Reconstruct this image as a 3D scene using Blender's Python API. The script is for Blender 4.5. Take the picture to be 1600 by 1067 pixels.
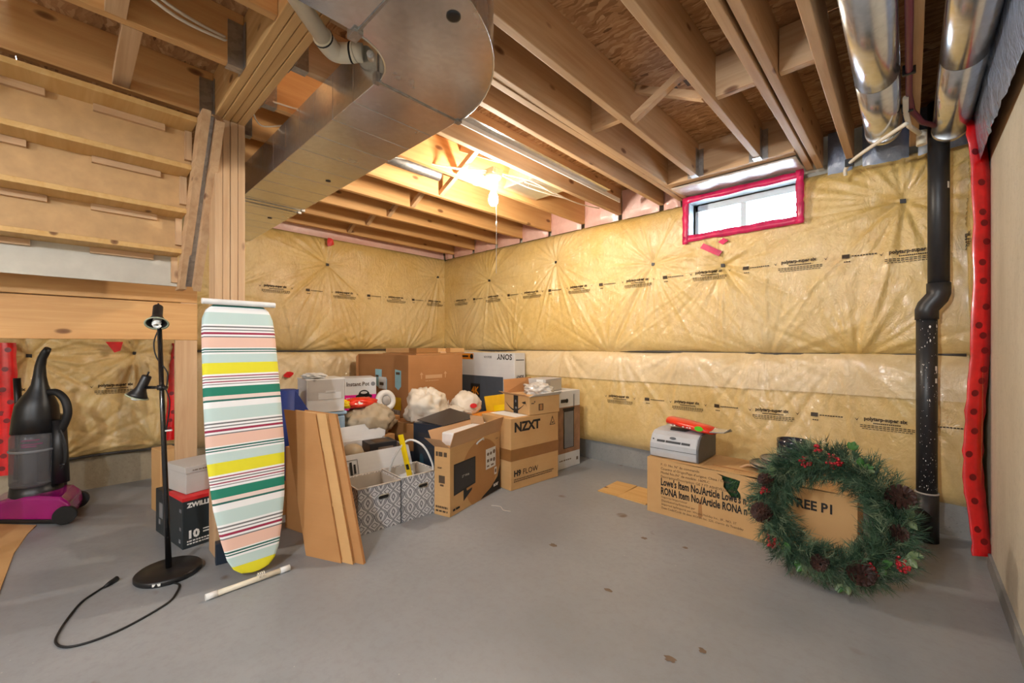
import bpy, bmesh, math, random
import numpy as np
from mathutils import Vector, Matrix, noise

# ------------------------------------------------------------------ scene
for o in list(bpy.data.objects):
    bpy.data.objects.remove(o, do_unlink=True)
SC = bpy.context.scene
COL = SC.collection
R = math.radians
random.seed(7)

# room frame: camera at x=y=0, wall_back (window) at y=3.6, wall_left at x=-4.65, wall_right at x=0.3
cam = bpy.data.cameras.new('camera'); camo = bpy.data.objects.new('camera', cam); COL.objects.link(camo)
camo.location = (0, 0, 1.12); camo.rotation_euler = (R(90), 0, R(43.4))
cam.sensor_width = 36; cam.lens = 656 / 1600 * 36; cam.shift_y = 6.5 / 1600; cam.clip_start = 0.02
SC.camera = camo
vs = SC.view_settings
vs.view_transform = 'Standard'; vs.look = 'None'; vs.gamma = 1; vs.use_curve_mapping = False
vs.exposure = 0.5
W = bpy.data.worlds.new('world'); SC.world = W; W.use_nodes = True
bg = W.node_tree.nodes['Background']; bg.inputs[0].default_value = (0.66, 0.82, 1.0, 1); bg.inputs[1].default_value = 20.0

BULB = (-2.15, 2.08, 2.155)                      # bare bulb in view (its emissive glass lights the room)
REAR_FILL = [(-0.60, -1.20, 2.13), (-0.9, -3.1, 2.13)]   # two unseen bulbs added behind the viewpoint as fill light
BULB_POWER, FILL_POWER = 780.0, 900.0           # emission strength of the bulb glass

# ------------------------------------------------------------------ materials
def C(r, g, b):
    f = lambda c: (c / 255 / 12.92) if c / 255 <= 0.04045 else ((c / 255 + 0.055) / 1.055) ** 2.4
    return (f(r), f(g), f(b), 1)

class NT:
    def __init__(s, name):
        s.m = bpy.data.materials.new(name); s.m.use_nodes = True
        s.t = s.m.node_tree; s.n = s.t.nodes; s.b = s.n['Principled BSDF']; s.o = s.n['Material Output']
    def node(s, typ, **kw):
        n = s.n.new(typ)
        for k, v in kw.items():
            if k.startswith('i_'):
                k = k[2:]; k = int(k) if k.isdigit() else k.replace('_', ' ')
                n.inputs[k].default_value = v
            else: setattr(n, k, v)
        return n
    def link(s, a, b): s.t.links.new(a, b)
    def coord(s, scale=(1, 1, 1), rnd=False, kind='Object'):
        tc = s.node('ShaderNodeTexCoord'); mp = s.node('ShaderNodeMapping'); mp.inputs['Scale'].default_value = scale
        s.link(tc.outputs[kind], mp.inputs['Vector'])
        if rnd:
            oi = s.node('ShaderNodeObjectInfo'); mu = s.node('ShaderNodeMath', operation='MULTIPLY', i_1=37.0)
            s.link(oi.outputs['Random'], mu.inputs[0]); s.link(mu.outputs[0], mp.inputs['Location'])
        return mp.outputs[0]
    def noise(s, vec, scale, detail=4, rough=0.55, dist=0.0):
        n = s.node('ShaderNodeTexNoise', i_Scale=scale, i_Detail=detail, i_Roughness=rough, i_Distortion=dist)
        s.link(vec, n.inputs['Vector']); return n.outputs['Fac']
    def ramp(s, fac, stops, interp='LINEAR'):
        r = s.node('ShaderNodeValToRGB'); r.color_ramp.interpolation = interp
        e = r.color_ramp.elements
        while len(e) < len(stops): e.new(0.5)
        for i, (p, c) in enumerate(stops): e[i].position = p; e[i].color = c
        s.link(fac, r.inputs[0]); return r.outputs[0]
    def mix(s, fac, a, b, mode='MIX'):
        m = s.node('ShaderNodeMix', data_type='RGBA', blend_type=mode)
        for sock, v in ((m.inputs[0], fac), (m.inputs[6], a), (m.inputs[7], b)):
            if hasattr(v, 'is_linked'): s.link(v, sock)
            else: sock.default_value = v
        return m.outputs[2]
    def math(s, op, a, b=None):
        m = s.node('ShaderNodeMath', operation=op)
        for sock, v in ((m.inputs[0], a), (m.inputs[1], b)):
            if v is None: continue
            if hasattr(v, 'is_linked'): s.link(v, sock)
            else: sock.default_value = v
        return m.outputs[0]
    def bump(s, h, strength=0.3, dist=0.01):
        b = s.node('ShaderNodeBump'); b.inputs['Strength'].default_value = strength; b.inputs['Distance'].default_value = dist
        s.link(h, b.inputs['Height']); s.link(b.outputs[0], s.b.inputs['Normal'])
    def color(s, c):
        if hasattr(c, 'is_linked'): s.link(c, s.b.inputs['Base Color'])
        else: s.b.inputs['Base Color'].default_value = c
    def set(s, **kw):
        for k, v in kw.items():
            sock = s.b.inputs[k.replace('_', ' ')]
            if hasattr(v, 'is_linked'): s.link(v, sock)
            else: sock.default_value = v
M = {}
def plain(name, col, rough=0.5, metal=0.0, coat=0.0, var=0.06, **kw):
    """solid paint / plastic with a faint procedural mottling"""
    t = NT(name); f = t.noise(t.coord(), 14, 3)
    d = tuple(c * (1 - var) for c in col[:3]) + (1,); l = tuple(min(1, c * (1 + var)) for c in col[:3]) + (1,)
    t.color(t.ramp(f, [(0.3, d), (0.7, l)])); t.set(Roughness=rough, Metallic=metal, Coat_Weight=coat, **kw)
    M[name] = t.m; return t.m

def wood(name, ca, cb, axis, knot=C(96, 52, 20), rough=0.62):
    t = NT(name)
    sc = [26, 26, 26]; sc[axis] = 1.3
    v = t.coord(tuple(sc), rnd=True)
    g = t.noise(v, 1.0, 5, 0.6, 0.7)
    c = t.ramp(g, [(0.28, ca), (0.5, tuple((a + b) / 2 for a, b in zip(ca, cb))), (0.72, cb)])
    big = t.noise(t.coord((1.2, 1.2, 1.2), rnd=True), 1.5, 2)
    c = t.mix(t.math('MULTIPLY', big, 0.45), c, tuple(x * 0.72 for x in ca[:3]) + (1,), 'MIX')
    ks = [7, 7, 7]; ks[axis] = 3.2
    vo = t.node('ShaderNodeTexVoronoi', i_Scale=1.0, i_Randomness=1.0); t.link(t.coord(tuple(ks), rnd=True), vo.inputs['Vector'])
    kn = t.ramp(vo.outputs['Distance'], [(0.0, (1, 1, 1, 1)), (0.085, (0.75, 0.75, 0.75, 1)), (0.13, (0, 0, 0, 1))])
    c = t.mix(kn, c, knot)
    t.color(c); t.bump(g, 0.12, 0.004); t.set(Roughness=rough); M[name] = t.m
for ax, n in enumerate('xyz'):
    wood('pine_' + n, C(188, 148, 108), C(218, 184, 144), ax)
wood('pine_lamplit_y', C(198, 144, 86), C(224, 178, 118), 1)  # same pine with the bulb's orange light put into the colour
wood('beam_x', C(198, 152, 94), C(226, 186, 128), 0)
wood('plywood', C(206, 160, 92), C(226, 188, 126), 0)

def osb():
    t = NT('osb'); v = t.coord((1, 1, 1), kind='Object')
    n1 = t.noise(v, 3.0, 2)
    vm = t.node('ShaderNodeVectorMath', operation='ADD'); t.link(v, vm.inputs[0])
    nv = t.node('ShaderNodeTexNoise', i_Scale=9.0, i_Detail=3.0); t.link(v, nv.inputs['Vector'])
    vs_ = t.node('ShaderNodeVectorMath', operation='SCALE'); vs_.inputs['Scale'].default_value = 0.09
    t.link(nv.outputs['Color'], vs_.inputs[0]); t.link(vs_.outputs[0], vm.inputs[1])
    mp = t.node('ShaderNodeMapping'); mp.inputs['Scale'].default_value = (20, 74, 20); mp.inputs['Rotation'].default_value = (0, 0, 0.5)
    t.link(vm.outputs[0], mp.inputs['Vector'])
    vo = t.node('ShaderNodeTexVoronoi', i_Scale=1.0); t.link(mp.outputs[0], vo.inputs['Vector'])
    bw = t.node('ShaderNodeRGBToBW'); t.link(vo.outputs['Color'], bw.inputs[0])
    c = t.ramp(bw.outputs[0], [(0.03, C(110, 76, 46)), (0.22, C(166, 122, 80)), (0.6, C(192, 148, 102)), (0.95, C(218, 180, 136))])
    c = t.mix(t.ramp(n1, [(0.35, (0, 0, 0, 1)), (0.75, (0.45, 0.45, 0.45, 1))]), c, C(120, 76, 40))
    t.color(c); t.bump(vo.outputs['Distance'], 0.35, 0.006); t.set(Roughness=0.75); M['osb'] = t.m
osb()

def floor_paint():
    t = NT('floor_paint'); v = t.coord()
    a = t.noise(v, 1.1, 3); b = t.noise(v, 26, 4, 0.7); s = t.noise(v, 7.0, 2, 0.4)
    c = t.ramp(a, [(0.3, C(130, 134, 138)), (0.7, C(154, 157, 160))])
    c = t.mix(t.ramp(b, [(0.45, (0, 0, 0, 1)), (0.8, (0.35, 0.35, 0.35, 1))]), c, C(122, 119, 115))
    vo = t.node('ShaderNodeTexVoronoi', i_Scale=3.1); t.link(v, vo.inputs['Vector'])
    msk = t.math('MULTIPLY', t.ramp(vo.outputs['Distance'], [(0.0, (1, 1, 1, 1)), (0.09, (0.8, 0.8, 0.8, 1)), (0.13, (0, 0, 0, 1))]), t.ramp(s, [(0.48, (0, 0, 0, 1)), (0.60, (1, 1, 1, 1))]))
    c = t.mix(msk, c, C(104, 84, 66))
    vo2 = t.node('ShaderNodeTexVoronoi', i_Scale=17); t.link(v, vo2.inputs['Vector'])
    m2 = t.math('MULTIPLY', t.ramp(vo2.outputs['Distance'], [(0.0, (1, 1, 1, 1)), (0.06, (0, 0, 0, 1))]), t.ramp(a, [(0.5, (0, 0, 0, 1)), (0.55, (1, 1, 1, 1))]))
    c = t.mix(m2, c, C(210, 206, 198))
    t.color(c); t.bump(b, 0.10, 0.003); t.set(Roughness=t.ramp(a, [(0.3, (0.34,) * 3 + (1,)), (0.7, (0.52,) * 3 + (1,))])); M['floor_paint'] = t.m
floor_paint()

def concrete(name, ca, cb):
    t = NT(name); v = t.coord((1, 1, 0.35)); a = t.noise(v, 2.3, 5, 0.65); b = t.noise(t.coord(), 45, 4, 0.7)
    c = t.mix(t.ramp(b, [(0.5, (0, 0, 0, 1)), (0.85, (0.5, 0.5, 0.5, 1))]), t.ramp(a, [(0.3, ca), (0.7, cb)]), tuple(x * 0.7 for x in ca[:3]) + (1,))
    pv = t.node('ShaderNodeTexVoronoi', i_Scale=22); t.link(t.coord(), pv.inputs['Vector'])
    c = t.mix(t.ramp(pv.outputs['Distance'], [(0.0, (0.8, 0.8, 0.8, 1)), (0.1, (0, 0, 0, 1))]), c, tuple(x * 0.5 for x in ca[:3]) + (1,))
    t.color(c); t.bump(b, 0.35, 0.008); t.set(Roughness=0.85); M[name] = t.m
concrete('concrete', C(188, 180, 162), C(214, 207, 190))
concrete('curb_paint', C(120, 122, 122), C(150, 150, 148))
concrete('curb_bare', C(150, 138, 116), C(176, 164, 140))

def poly(name, ca, cb, haze, hz=0.25, coat=1.0, bumpk=0.5):
    """fibreglass batt seen through a clear plastic sheet"""
    t = NT(name); v = t.coord()
    a = t.noise(v, 1.3, 3, 0.5); f = t.noise(v, 34, 4, 0.7); m = t.noise(v, 6, 3, 0.6)
    c = t.ramp(t.math('ADD', t.math('MULTIPLY', f, 0.5), t.math('MULTIPLY', m, 0.5)), [(0.32, ca), (0.68, cb)])
    c = t.mix(t.ramp(a, [(0.4, (0, 0, 0, 1)), (0.75, (hz * 1.6,) * 3 + (1,))]), c, haze)
    t.color(c)
    w = t.noise(t.coord((1, 1, 0.55)), 11, 5, 0.62, 1.6)
    w2 = t.noise(t.coord((1, 1, 0.7)), 38, 3, 0.6, 1.0)
    h = t.math('ADD', w, t.math('MULTIPLY', w2, 0.22))
    b = t.node('ShaderNodeBump'); b.inputs['Strength'].default_value = bumpk; b.inputs['Distance'].default_value = 0.03
    t.link(h, b.inputs['Height']); t.link(b.outputs[0], t.b.inputs['Coat Normal'])
    b2 = t.node('ShaderNodeBump'); b2.inputs['Strength'].default_value = bumpk * 0.5; b2.inputs['Distance'].default_value = 0.02
    t.link(h, b2.inputs['Height']); t.link(b2.outputs[0], t.b.inputs['Normal'])
    t.set(Roughness=0.55, Coat_Weight=coat, Coat_Roughness=0.08, Coat_IOR=1.8); M[name] = t.m
poly('poly_yellow', C(206, 168, 90), C(228, 196, 122), C(224, 206, 166), .28, 1.0, .7)
poly('poly_lower', C(208, 172, 100), C(230, 200, 136), C(228, 206, 158), 0.14, 0.9, 0.5)
poly('poly_pale', C(216, 188, 136), C(232, 208, 162), C(236, 220, 190))
poly('poly_pink', C(214, 160, 150), C(230, 184, 172), C(228, 206, 200), 0.3)
poly('poly_blue', C(96, 110, 138), C(130, 146, 172), C(150, 166, 190), 0.4)
poly('poly_clear', C(190, 178, 170), C(208, 198, 188), C(226, 220, 216), 0.4)

def galv(name, ca, cb, rough=0.28):
    t = NT(name); vo = t.node('ShaderNodeTexVoronoi', i_Scale=60); t.link(t.coord(), vo.inputs['Vector'])
    bw = t.node('ShaderNodeRGBToBW'); t.link(vo.outputs['Color'], bw.inputs[0])
    sm = t.noise(t.coord(), 3, 4)
    t.color(t.ramp(bw.outputs[0], [(0.1, ca), (0.9, cb)]))
    rr = t.ramp(sm, [(0.3, (rough * 0.75,) * 3 + (1,)), (0.7, (rough * 1.3,) * 3 + (1,))])
    t.set(Metallic=0.92, Roughness=rr); t.bump(t.noise(t.coord(), 2.2, 1), 0.10, 0.02); M[name] = t.m
galv('galvanized', C(204, 206, 208), C(216, 218, 220), 0.22)
galv('hanger_steel', C(160, 158, 154), C(186, 184, 180), 0.4)

def cardboard(name, ca, cb):
    t = NT(name); v = t.coord(rnd=True); a = t.noise(v, 3, 4); w = t.noise(t.coord((1, 1, 90)), 1.0, 2)
    c = t.ramp(a, [(0.3, ca), (0.7, cb)]); c = t.mix(t.math('MULTIPLY', w, 0.22), c, tuple(x * 0.75 for x in ca[:3]) + (1,))
    t.color(c); t.set(Roughness=0.8); M[name] = t.m
cardboard('kraft', C(172, 122, 72), C(188, 138, 86))
cardboard('kraft_light', C(196, 152, 98), C(210, 168, 114))
cardboard('kraft_red', C(162, 112, 66), C(178, 126, 78))
cardboard('kraft_inner', C(190, 150, 110), C(204, 164, 124))
cardboard('white_card', C(206, 206, 206), C(222, 222, 220))
cardboard('grey_card', C(176, 172, 168), C(192, 188, 184))
plain('tape_brown', C(150, 104, 58), 0.3, coat=0.3)
plain('ink', C(30, 27, 25), 0.7); plain('ink_soft', C(84, 66, 48), 0.7); plain('ink_print', C(62, 48, 30), 0.6)
plain('ink_grey', C(120, 104, 90), 0.7); plain('ink_white', C(226, 224, 220), 0.6)
plain('red_tape', C(214, 14, 20), 0.28, coat=0.7, var=0.2); plain('pink_tape', C(206, 34, 90), 0.3, coat=0.7, var=0.25)
plain('tape_dot', C(120, 6, 12), 0.4); plain('black', C(24, 24, 26), 0.4); plain('black_gloss', C(20, 20, 22), 0.18, coat=0.5)
plain('black_rubber', C(22, 22, 23), 0.6); plain('abs_black', C(40, 41, 44), 0.42)
plain('white_plastic', C(226, 226, 224), 0.35); plain('white_vinyl', C(206, 218, 222), 0.3)
plain('pvc', C(222, 214, 194), 0.32); plain('cable_white', C(228, 220, 204), 0.45); plain('cable_grey', C(190, 186, 180), 0.45)
plain('seam_dark', C(66, 62, 58), 0.5); plain('magenta', C(150, 14, 110), 0.25, coat=0.6); plain('pex_red', C(112, 40, 66), 0.35)
plain('printer_grey', C(184, 188, 194), 0.45); plain('printer_side', C(92, 92, 94), 0.5); plain('printer_dark', C(54, 56, 60), 0.5)
plain('bag_red', C(226, 48, 26), 0.3, coat=0.5); plain('green_print', C(86, 190, 40), 0.4); plain('foil', C(206, 208, 210), 0.25, 0.8)
plain('ceramic', C(34, 38, 52), 0.15, coat=0.6); plain('plate_top', C(150, 142, 132), 0.3, coat=0.4)
plain('mat_blue', C(40, 62, 140), 0.6); plain('tote_blue', C(150, 178, 204), 0.4); plain('bag_white', C(216, 206, 190), 0.45, coat=0.2)
plain('bag_beige', C(176, 160, 134), 0.5); plain('bag_clear', C(200, 194, 186), 0.25, coat=0.6); plain('yellow', C(240, 206, 10), 0.4)
plain('envelope', C(226, 180, 22), 0.55); plain('orange', C(228, 140, 24), 0.5); plain('teal', C(24, 66, 84), 0.4)
plain('navy_box', C(26, 38, 54), 0.4, coat=0.3); plain('dark_box', C(36, 44, 48), 0.5); plain('red_print', C(206, 40, 44), 0.5)
plain('hot_pink', C(226, 20, 140), 0.5); plain('grey_print', C(120, 122, 126), 0.5); plain('tv_print', C(76, 82, 90), 0.5)
plain('screen_print', C(46, 46, 50), 0.4); plain('lamp_rim', C(168, 176, 150), 0.25); plain('cfl', C(236, 236, 232), 0.3)
plain('leaf', C(52, 104, 36), 0.4, var=0.3); plain('leaf_pale', C(92, 112, 70), 0.45, var=0.3); plain('berry', C(164, 22, 36), 0.3, var=0.3)
plain('cone_brown', C(62, 36, 30), 0.6, var=0.4); plain('twig', C(78, 60, 40), 0.8); plain('needle_green', C(72, 100, 74), 0.6, var=0.5)
plain('needle_pale', C(118, 134, 104), 0.6, var=0.3); plain('needle_dark', C(36, 66, 46), 0.6, var=0.5); plain('lining', C(206, 196, 182), 0.7); plain('label_white', C(226, 226, 222), 0.6)
plain('label_blue', C(150, 200, 214), 0.6); plain('drywall', C(196, 190, 176), 0.8); plain('riser_board', C(196, 158, 110), 0.75, var=0.1)
plain('wood_print', C(150, 112, 84), 0.6, var=0.2); plain('lens_dark', C(34, 30, 30), 0.12, coat=0.8); plain('purple_print', C(120, 60, 90), 0.5)
plain('floor_stain', C(112, 94, 78), .6, var=.25); plain('pull_string', C(226, 220, 206), 0.7); plain('ceramic_white', C(230, 226, 216), 0.3); plain('washer', C(36, 30, 26), 0.5)

def bulb_mat(name, col, strength):
    t = NT(name); t.set(Emission_Color=col, Emission_Strength=strength); t.color((1, 1, 1, 1)); M[name] = t.m
bulb_mat('bulb_lit', (1.0, 0.89, 0.74, 1), BULB_POWER); bulb_mat('rear_fill_bulb', (0.88, 0.94, 1.0, 1), FILL_POWER)

def glass():
    t = NT('pane_glass'); tr = t.node('ShaderNodeBsdfTransparent'); gl = t.node('ShaderNodeBsdfGlossy'); gl.inputs['Roughness'].default_value = 0.03
    fr = t.node('ShaderNodeFresnel'); mx = t.node('ShaderNodeMixShader')
    t.link(fr.outputs[0], mx.inputs[0]); t.link(tr.outputs[0], mx.inputs[1]); t.link(gl.outputs[0], mx.inputs[2]); t.link(mx.outputs[0], t.o.inputs[0]); M['pane_glass'] = t.m
    t = NT('smoke_clear'); tr = t.node('ShaderNodeBsdfTransparent'); mx = t.node('ShaderNodeMixShader'); mx.inputs[0].default_value = 0.45
    tr.inputs[0].default_value = (0.62, 0.62, 0.63, 1)
    t.color(C(124, 124, 128)); t.set(Roughness=0.12); t.link(tr.outputs[0], mx.inputs[1]); t.link(t.b.outputs[0], mx.inputs[2]); t.link(mx.outputs[0], t.o.inputs[0]); M['smoke_clear'] = t.m
glass()

def stripes():
    t = NT('stripe_cloth'); tc = t.node('ShaderNodeTexCoord'); sx = t.node('ShaderNodeSeparateXYZ'); t.link(tc.outputs['Object'], sx.inputs[0])
    P = 0.49; TOP = 1.055        # distance of the first yellow band's upper edge from the tip
    k = t.math('MODULO', t.math('ADD', t.math('MULTIPLY', t.math('SUBTRACT', TOP, sx.outputs['Z']), 1 / P), 4.0), 1.0)
    w = C(232, 232, 232); y = C(222, 214, 40); mr = C(150, 40, 70); gy = C(112, 112, 112); gn = C(24, 122, 98); tl = C(30, 96, 86); pk = C(226, 186, 168); pa = C(186, 208, 204); pw = C(226, 206, 198)
    px = [(0, y), (17, w), (20, mr), (21.5, w), (24, gy), (25.5, w), (28, mr), (29.5, w), (32, gy), (33.5, w), (37, gn), (50, pw), (56, tl), (58.5, w), (68, pa), (87, w), (90, gy), (92, w), (95, gy), (97, w), (100, mr), (103, w), (106, gy), (108, pk), (124, w), (126, tl), (127.8, w), (130, tl), (131.8, w), (134.5, pa)]
    c = t.ramp(k, [(p / 148, q) for p, q in px], 'CONSTANT')
    t.color(c); t.bump(t.noise(t.coord((34, 34, 2)), 1, 3), 0.25, 0.006); t.set(Roughness=0.75); M['stripe_cloth'] = t.m
stripes()

def trellis():
    t = NT('trellis_fabric'); tc = t.node('ShaderNodeTexCoord'); sx = t.node('ShaderNodeSeparateXYZ'); t.link(tc.outputs['Object'], sx.inputs[0])
    hx = t.math('ADD', sx.outputs['X'], sx.outputs['Y'])
    tri = lambda x, p, o: t.math('ABSOLUTE', t.math('SUBTRACT', t.math('MULTIPLY', t.math('FRACT', t.math('ADD', t.math('MULTIPLY', x, 1 / p), o)), 2.0), 1.0))
    f = t.math('ADD', tri(hx, .082, 20.25), tri(sx.outputs['Z'], .094, 20.1))
    wv = t.math('MULTIPLY', t.math('SINE', t.math('MULTIPLY', sx.outputs['Z'], 2 * math.pi / .047)), .10)
    f = t.math('MULTIPLY', t.math('ADD', f, wv), .5)
    li = C(206, 206, 208); dk = C(118, 118, 124)
    c = t.ramp(f, [(0.0, li), (0.13, dk), (0.22, li), (0.40, dk), (0.49, li), (0.53, dk), (0.60, li), (0.78, dk), (0.87, li)], 'CONSTANT')
    t.color(c); t.set(Roughness=0.85); t.bump(t.noise(t.coord(), 300, 2), 0.15, 0.002); M['trellis_fabric'] = t.m
trellis()

# ------------------------------------------------------------------ mesh building
TXT = {}
class MB:
    def __init__(s): s.v = []; s.f = []; s.sm = []
    def add(s, vs_, fs, smooth=False):
        o = len(s.v); s.v += [tuple(p) for p in vs_]; s.f += [tuple(i + o for i in q) for q in fs]; s.sm += [smooth] * len(fs); return s
    def box(s, x0, x1, y0, y1, z0, z1):
        vs_ = [(x, y, z) for z in (z0, z1) for y in (y0, y1) for x in (x0, x1)]
        return s.add(vs_, [(0, 2, 3, 1), (4, 5, 7, 6), (0, 1, 5, 4), (2, 6, 7, 3), (0, 4, 6, 2), (1, 3, 7, 5)])
    def beam(s, p0, p1, w, h, up=(0, 0, 1)):
        p0, p1 = Vector(p0), Vector(p1); d = (p1 - p0).normalized(); a = d.cross(Vector(up)).normalized(); b = a.cross(d)
        vs_ = [p + a * (i * w / 2) + b * (j * h / 2) for p in (p0, p1) for i, j in ((-1, -1), (1, -1), (1, 1), (-1, 1))]
        return s.add(vs_, [(0, 1, 2, 3), (7, 6, 5, 4), (0, 4, 5, 1), (1, 5, 6, 2), (2, 6, 7, 3), (3, 7, 4, 0)])
    def slab(s, quad, n, th):
        """a quad (any 4+ corner outline) given thickness th along n"""
        q = [Vector(p) for p in quad]; n = Vector(n).normalized() * th; k = len(q)
        vs_ = q + [p - n for p in q]
        return s.add(vs_, [tuple(range(k)), tuple(reversed(range(k, 2 * k)))] + [(i, k + i, k + (i + 1) % k, (i + 1) % k) for i in range(k)])
    def tube(s, path, r, n=10, cap=True, squash=1.0):
        path = [Vector(p) for p in path]; k = len(path); rs = r if hasattr(r, '__len__') else [r] * k
        vs_ = []; ref = None
        for i, p in enumerate(path):
            d = (path[min(i + 1, k - 1)] - path[max(i - 1, 0)]).normalized()
            if ref is None: ref = Vector((0, 0, 1)) if abs(d.z) < 0.9 else Vector((1, 0, 0))
            a = d.cross(ref).normalized(); b = a.cross(d); ref = b
            for j in range(n):
                t = 2 * math.pi * j / n; vs_.append(p + a * (rs[i] * math.cos(t)) + b * (rs[i] * squash * math.sin(t)))
        fs = [(i * n + j, i * n + (j + 1) % n, (i + 1) * n + (j + 1) % n, (i + 1) * n + j) for i in range(k - 1) for j in range(n)]
        s.add(vs_, fs, True)
        if cap:
            o = len(s.v) - len(vs_)
            s.f += [tuple(o + j for j in reversed(range(n))), tuple(o + (k - 1) * n + j for j in range(n))]; s.sm += [False, False]
        return s
    def lathe(s, prof, n=24, c=(0, 0, 0), mat=None, cap=True):
        vs_ = []
        for r, z in prof:
            for j in range(n):
                t = 2 * math.pi * j / n; p = Vector((r * math.cos(t), r * math.sin(t), z))
                if mat is not None: p = mat @ p
                vs_.append(p + Vector(c))
        k = len(prof)
        return s.add(vs_, [(i * n + j, i * n + (j + 1) % n, (i + 1) * n + (j + 1) % n, (i + 1) * n + j) for i in range(k - 1) for j in range(n)] +
                     ([tuple(reversed(range(n))), tuple((k - 1) * n + j for j in range(n))] if cap else []), True)
    def text(s, body, size, org, u=(1, 0, 0), v=(0, 0, 1), bold=0.0, align='LEFT', squeeze=1.0, fn=None):
        key = (body, round(bold / size, 4), align)
        if key not in TXT:
            cu = bpy.data.curves.new('txt', 'FONT'); cu.body = body; cu.size = 1; cu.offset = bold / size; cu.align_x = align; cu.resolution_u = 2
            o = bpy.data.objects.new('txt', cu); COL.objects.link(o); dg = bpy.context.evaluated_depsgraph_get()
            me = bpy.data.meshes.new_from_object(o.evaluated_get(dg))
            TXT[key] = ([(p.co.x, p.co.y) for p in me.vertices], [tuple(p.vertices) for p in me.polygons])
            bpy.data.objects.remove(o); bpy.data.curves.remove(cu); bpy.data.meshes.remove(me)
        pts, fs = TXT[key]; u, v, org = Vector(u), Vector(v), Vector(org)
        if fn: vs_ = fn([org.x + p[0] * size * squeeze for p in pts], [org.y + p[1] * size for p in pts])
        else: vs_ = [org + u * (p[0] * size * squeeze) + v * (p[1] * size) for p in pts]
        return s.add(vs_, fs)
    def rect(s, org, u, v, w, h):
        o, u, v = Vector(org), Vector(u), Vector(v)
        return s.add([o, o + u * w, o + u * w + v * h, o + v * h], [(0, 1, 2, 3)])
    def ellipse(s, c, u, v, a, b, n=24):
        c, u, v = Vector(c), Vector(u), Vector(v)
        return s.add([c + u * (a * math.cos(2 * math.pi * i / n)) + v * (b * math.sin(2 * math.pi * i / n)) for i in range(n)], [tuple(range(n))])
    def build(s, name, mat, parent=None, smooth=None, bevel=0, loc=None, rot=None, fix=False):
        me = bpy.data.meshes.new(name); me.from_pydata(s.v, [], s.f)
        if fix:
            bm = bmesh.new(); bm.from_mesh(me); bmesh.ops.recalc_face_normals(bm, faces=bm.faces); bm.to_mesh(me); bm.free()
        me.polygons.foreach_set('use_smooth', s.sm if smooth is None else [smooth] * len(s.f))
        me.materials.append(M[mat]); me.update()
        o = bpy.data.objects.new(name, me); COL.objects.link(o)
        if parent: o.parent = parent
        if loc: o.location = loc
        if rot: o.rotation_euler = rot
        if bevel:
            b = o.modifiers.new('bevel', 'BEVEL'); b.width = bevel; b.segments = 2; b.limit_method = 'ANGLE'; b.angle_limit = R(40)
        return o
def tag(o, label, cat, group=None):
    o['label'] = label; o['category'] = cat
    if group: o['group'] = group
    return o
def thing(name, label, cat, loc=(0, 0, 0), rz=0, group=None):
    o = bpy.data.objects.new(name, None); COL.objects.link(o); o.location = loc; o.rotation_euler = (0, 0, rz); o.empty_display_size = 0.05
    return tag(o, label, cat, group)
def struct(o): o['kind'] = 'structure'; return o
def struct_root(name, loc=(0, 0, 0)):
    o = bpy.data.objects.new(name, None); COL.objects.link(o); o.location = loc; return struct(o)
def arc(c, r, a0, a1, n, ax=('x', 'z')):
    out = []
    for i in range(n + 1):
        a = R(a0 + (a1 - a0) * i / n); p = list(c); k = {'x': 0, 'y': 1, 'z': 2}
        p[k[ax[0]]] += r * math.cos(a); p[k[ax[1]]] += r * math.sin(a); out.append(tuple(p))
    return out
def bez(p0, p1, p2, p3, n=14):
    p = [Vector(q) for q in (p0, p1, p2, p3)]
    return [p[0] * (1 - t) ** 3 + p[1] * 3 * t * (1 - t) ** 2 + p[2] * 3 * t * t * (1 - t) + p[3] * t ** 3 for t in [i / n for i in range(n + 1)]]
def smooth_path(pts, n=6):
    P = [Vector(p) for p in pts]; out = []
    for i in range(len(P) - 1):
        a, b, c, d = P[max(i - 1, 0)], P[i], P[i + 1], P[min(i + 2, len(P) - 1)]
        for k in range(n):
            t = k / n; out.append(0.5 * ((2 * b) + (c - a) * t + (2 * a - 5 * b + 4 * c - d) * t * t + (3 * b - a - 3 * c + d) * t ** 3))
    return out + [P[-1]]

# ------------------------------------------------------------------ room shell
ZJ, ZS = 2.33, 2.565         # underside of the joists, underside of the subfloor
XL, YB, XR, YR = -4.65, 3.6, 0.30, -4.0
FLOOR = struct(MB().box(XL - 0.2, XR + 0.2, YR - 0.2, YB + 0.2, -0.15, 0).build('floor', 'floor_paint'))
struct(MB().box(XL - 0.2, XL, YR, YB + 0.2, 0, 2.62).build('wall_left', 'curb_bare'))
wx0, wx1, wz0, wz1 = -1.31, -0.565, 2.015, 2.29
wb = MB()
wb.box(XL, wx0, YB, YB + 0.2, 0, 2.62).box(wx1, XR + 0.2, YB, YB + 0.2, 0, 2.62).box(wx0, wx1, YB, YB + 0.2, 0, wz0).box(wx0, wx1, YB, YB + 0.2, wz1, 2.62)
struct(wb.build('wall_back', 'concrete'))
struct(MB().box(XR, XR + 0.2, YR, 3.6, 0, 2.06).build('wall_right', 'concrete'))
struct(MB().box(XL - 0.2, XR + 0.2, YR - 0.2, YR, 0, 2.62).build('wall_rear', 'concrete'))
# painted concrete curbs
struct(MB().box(XL, -0.3, YB - 0.03, YB, 0, 0.20).box(-0.3, XR, YB - 0.03, YB, 0, 0.2).build('trim_1', 'curb_paint'))
struct(MB().box(XR - 0.012, XR, YR, 3.2, 0, 0.075).build('baseboard_right', 'curb_paint'))
struct(MB().box(XR + 0.0, XR + 0.1, YR, 3.6, 2.06, 2.6).build('trim_2', 'pine_y'))
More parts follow.
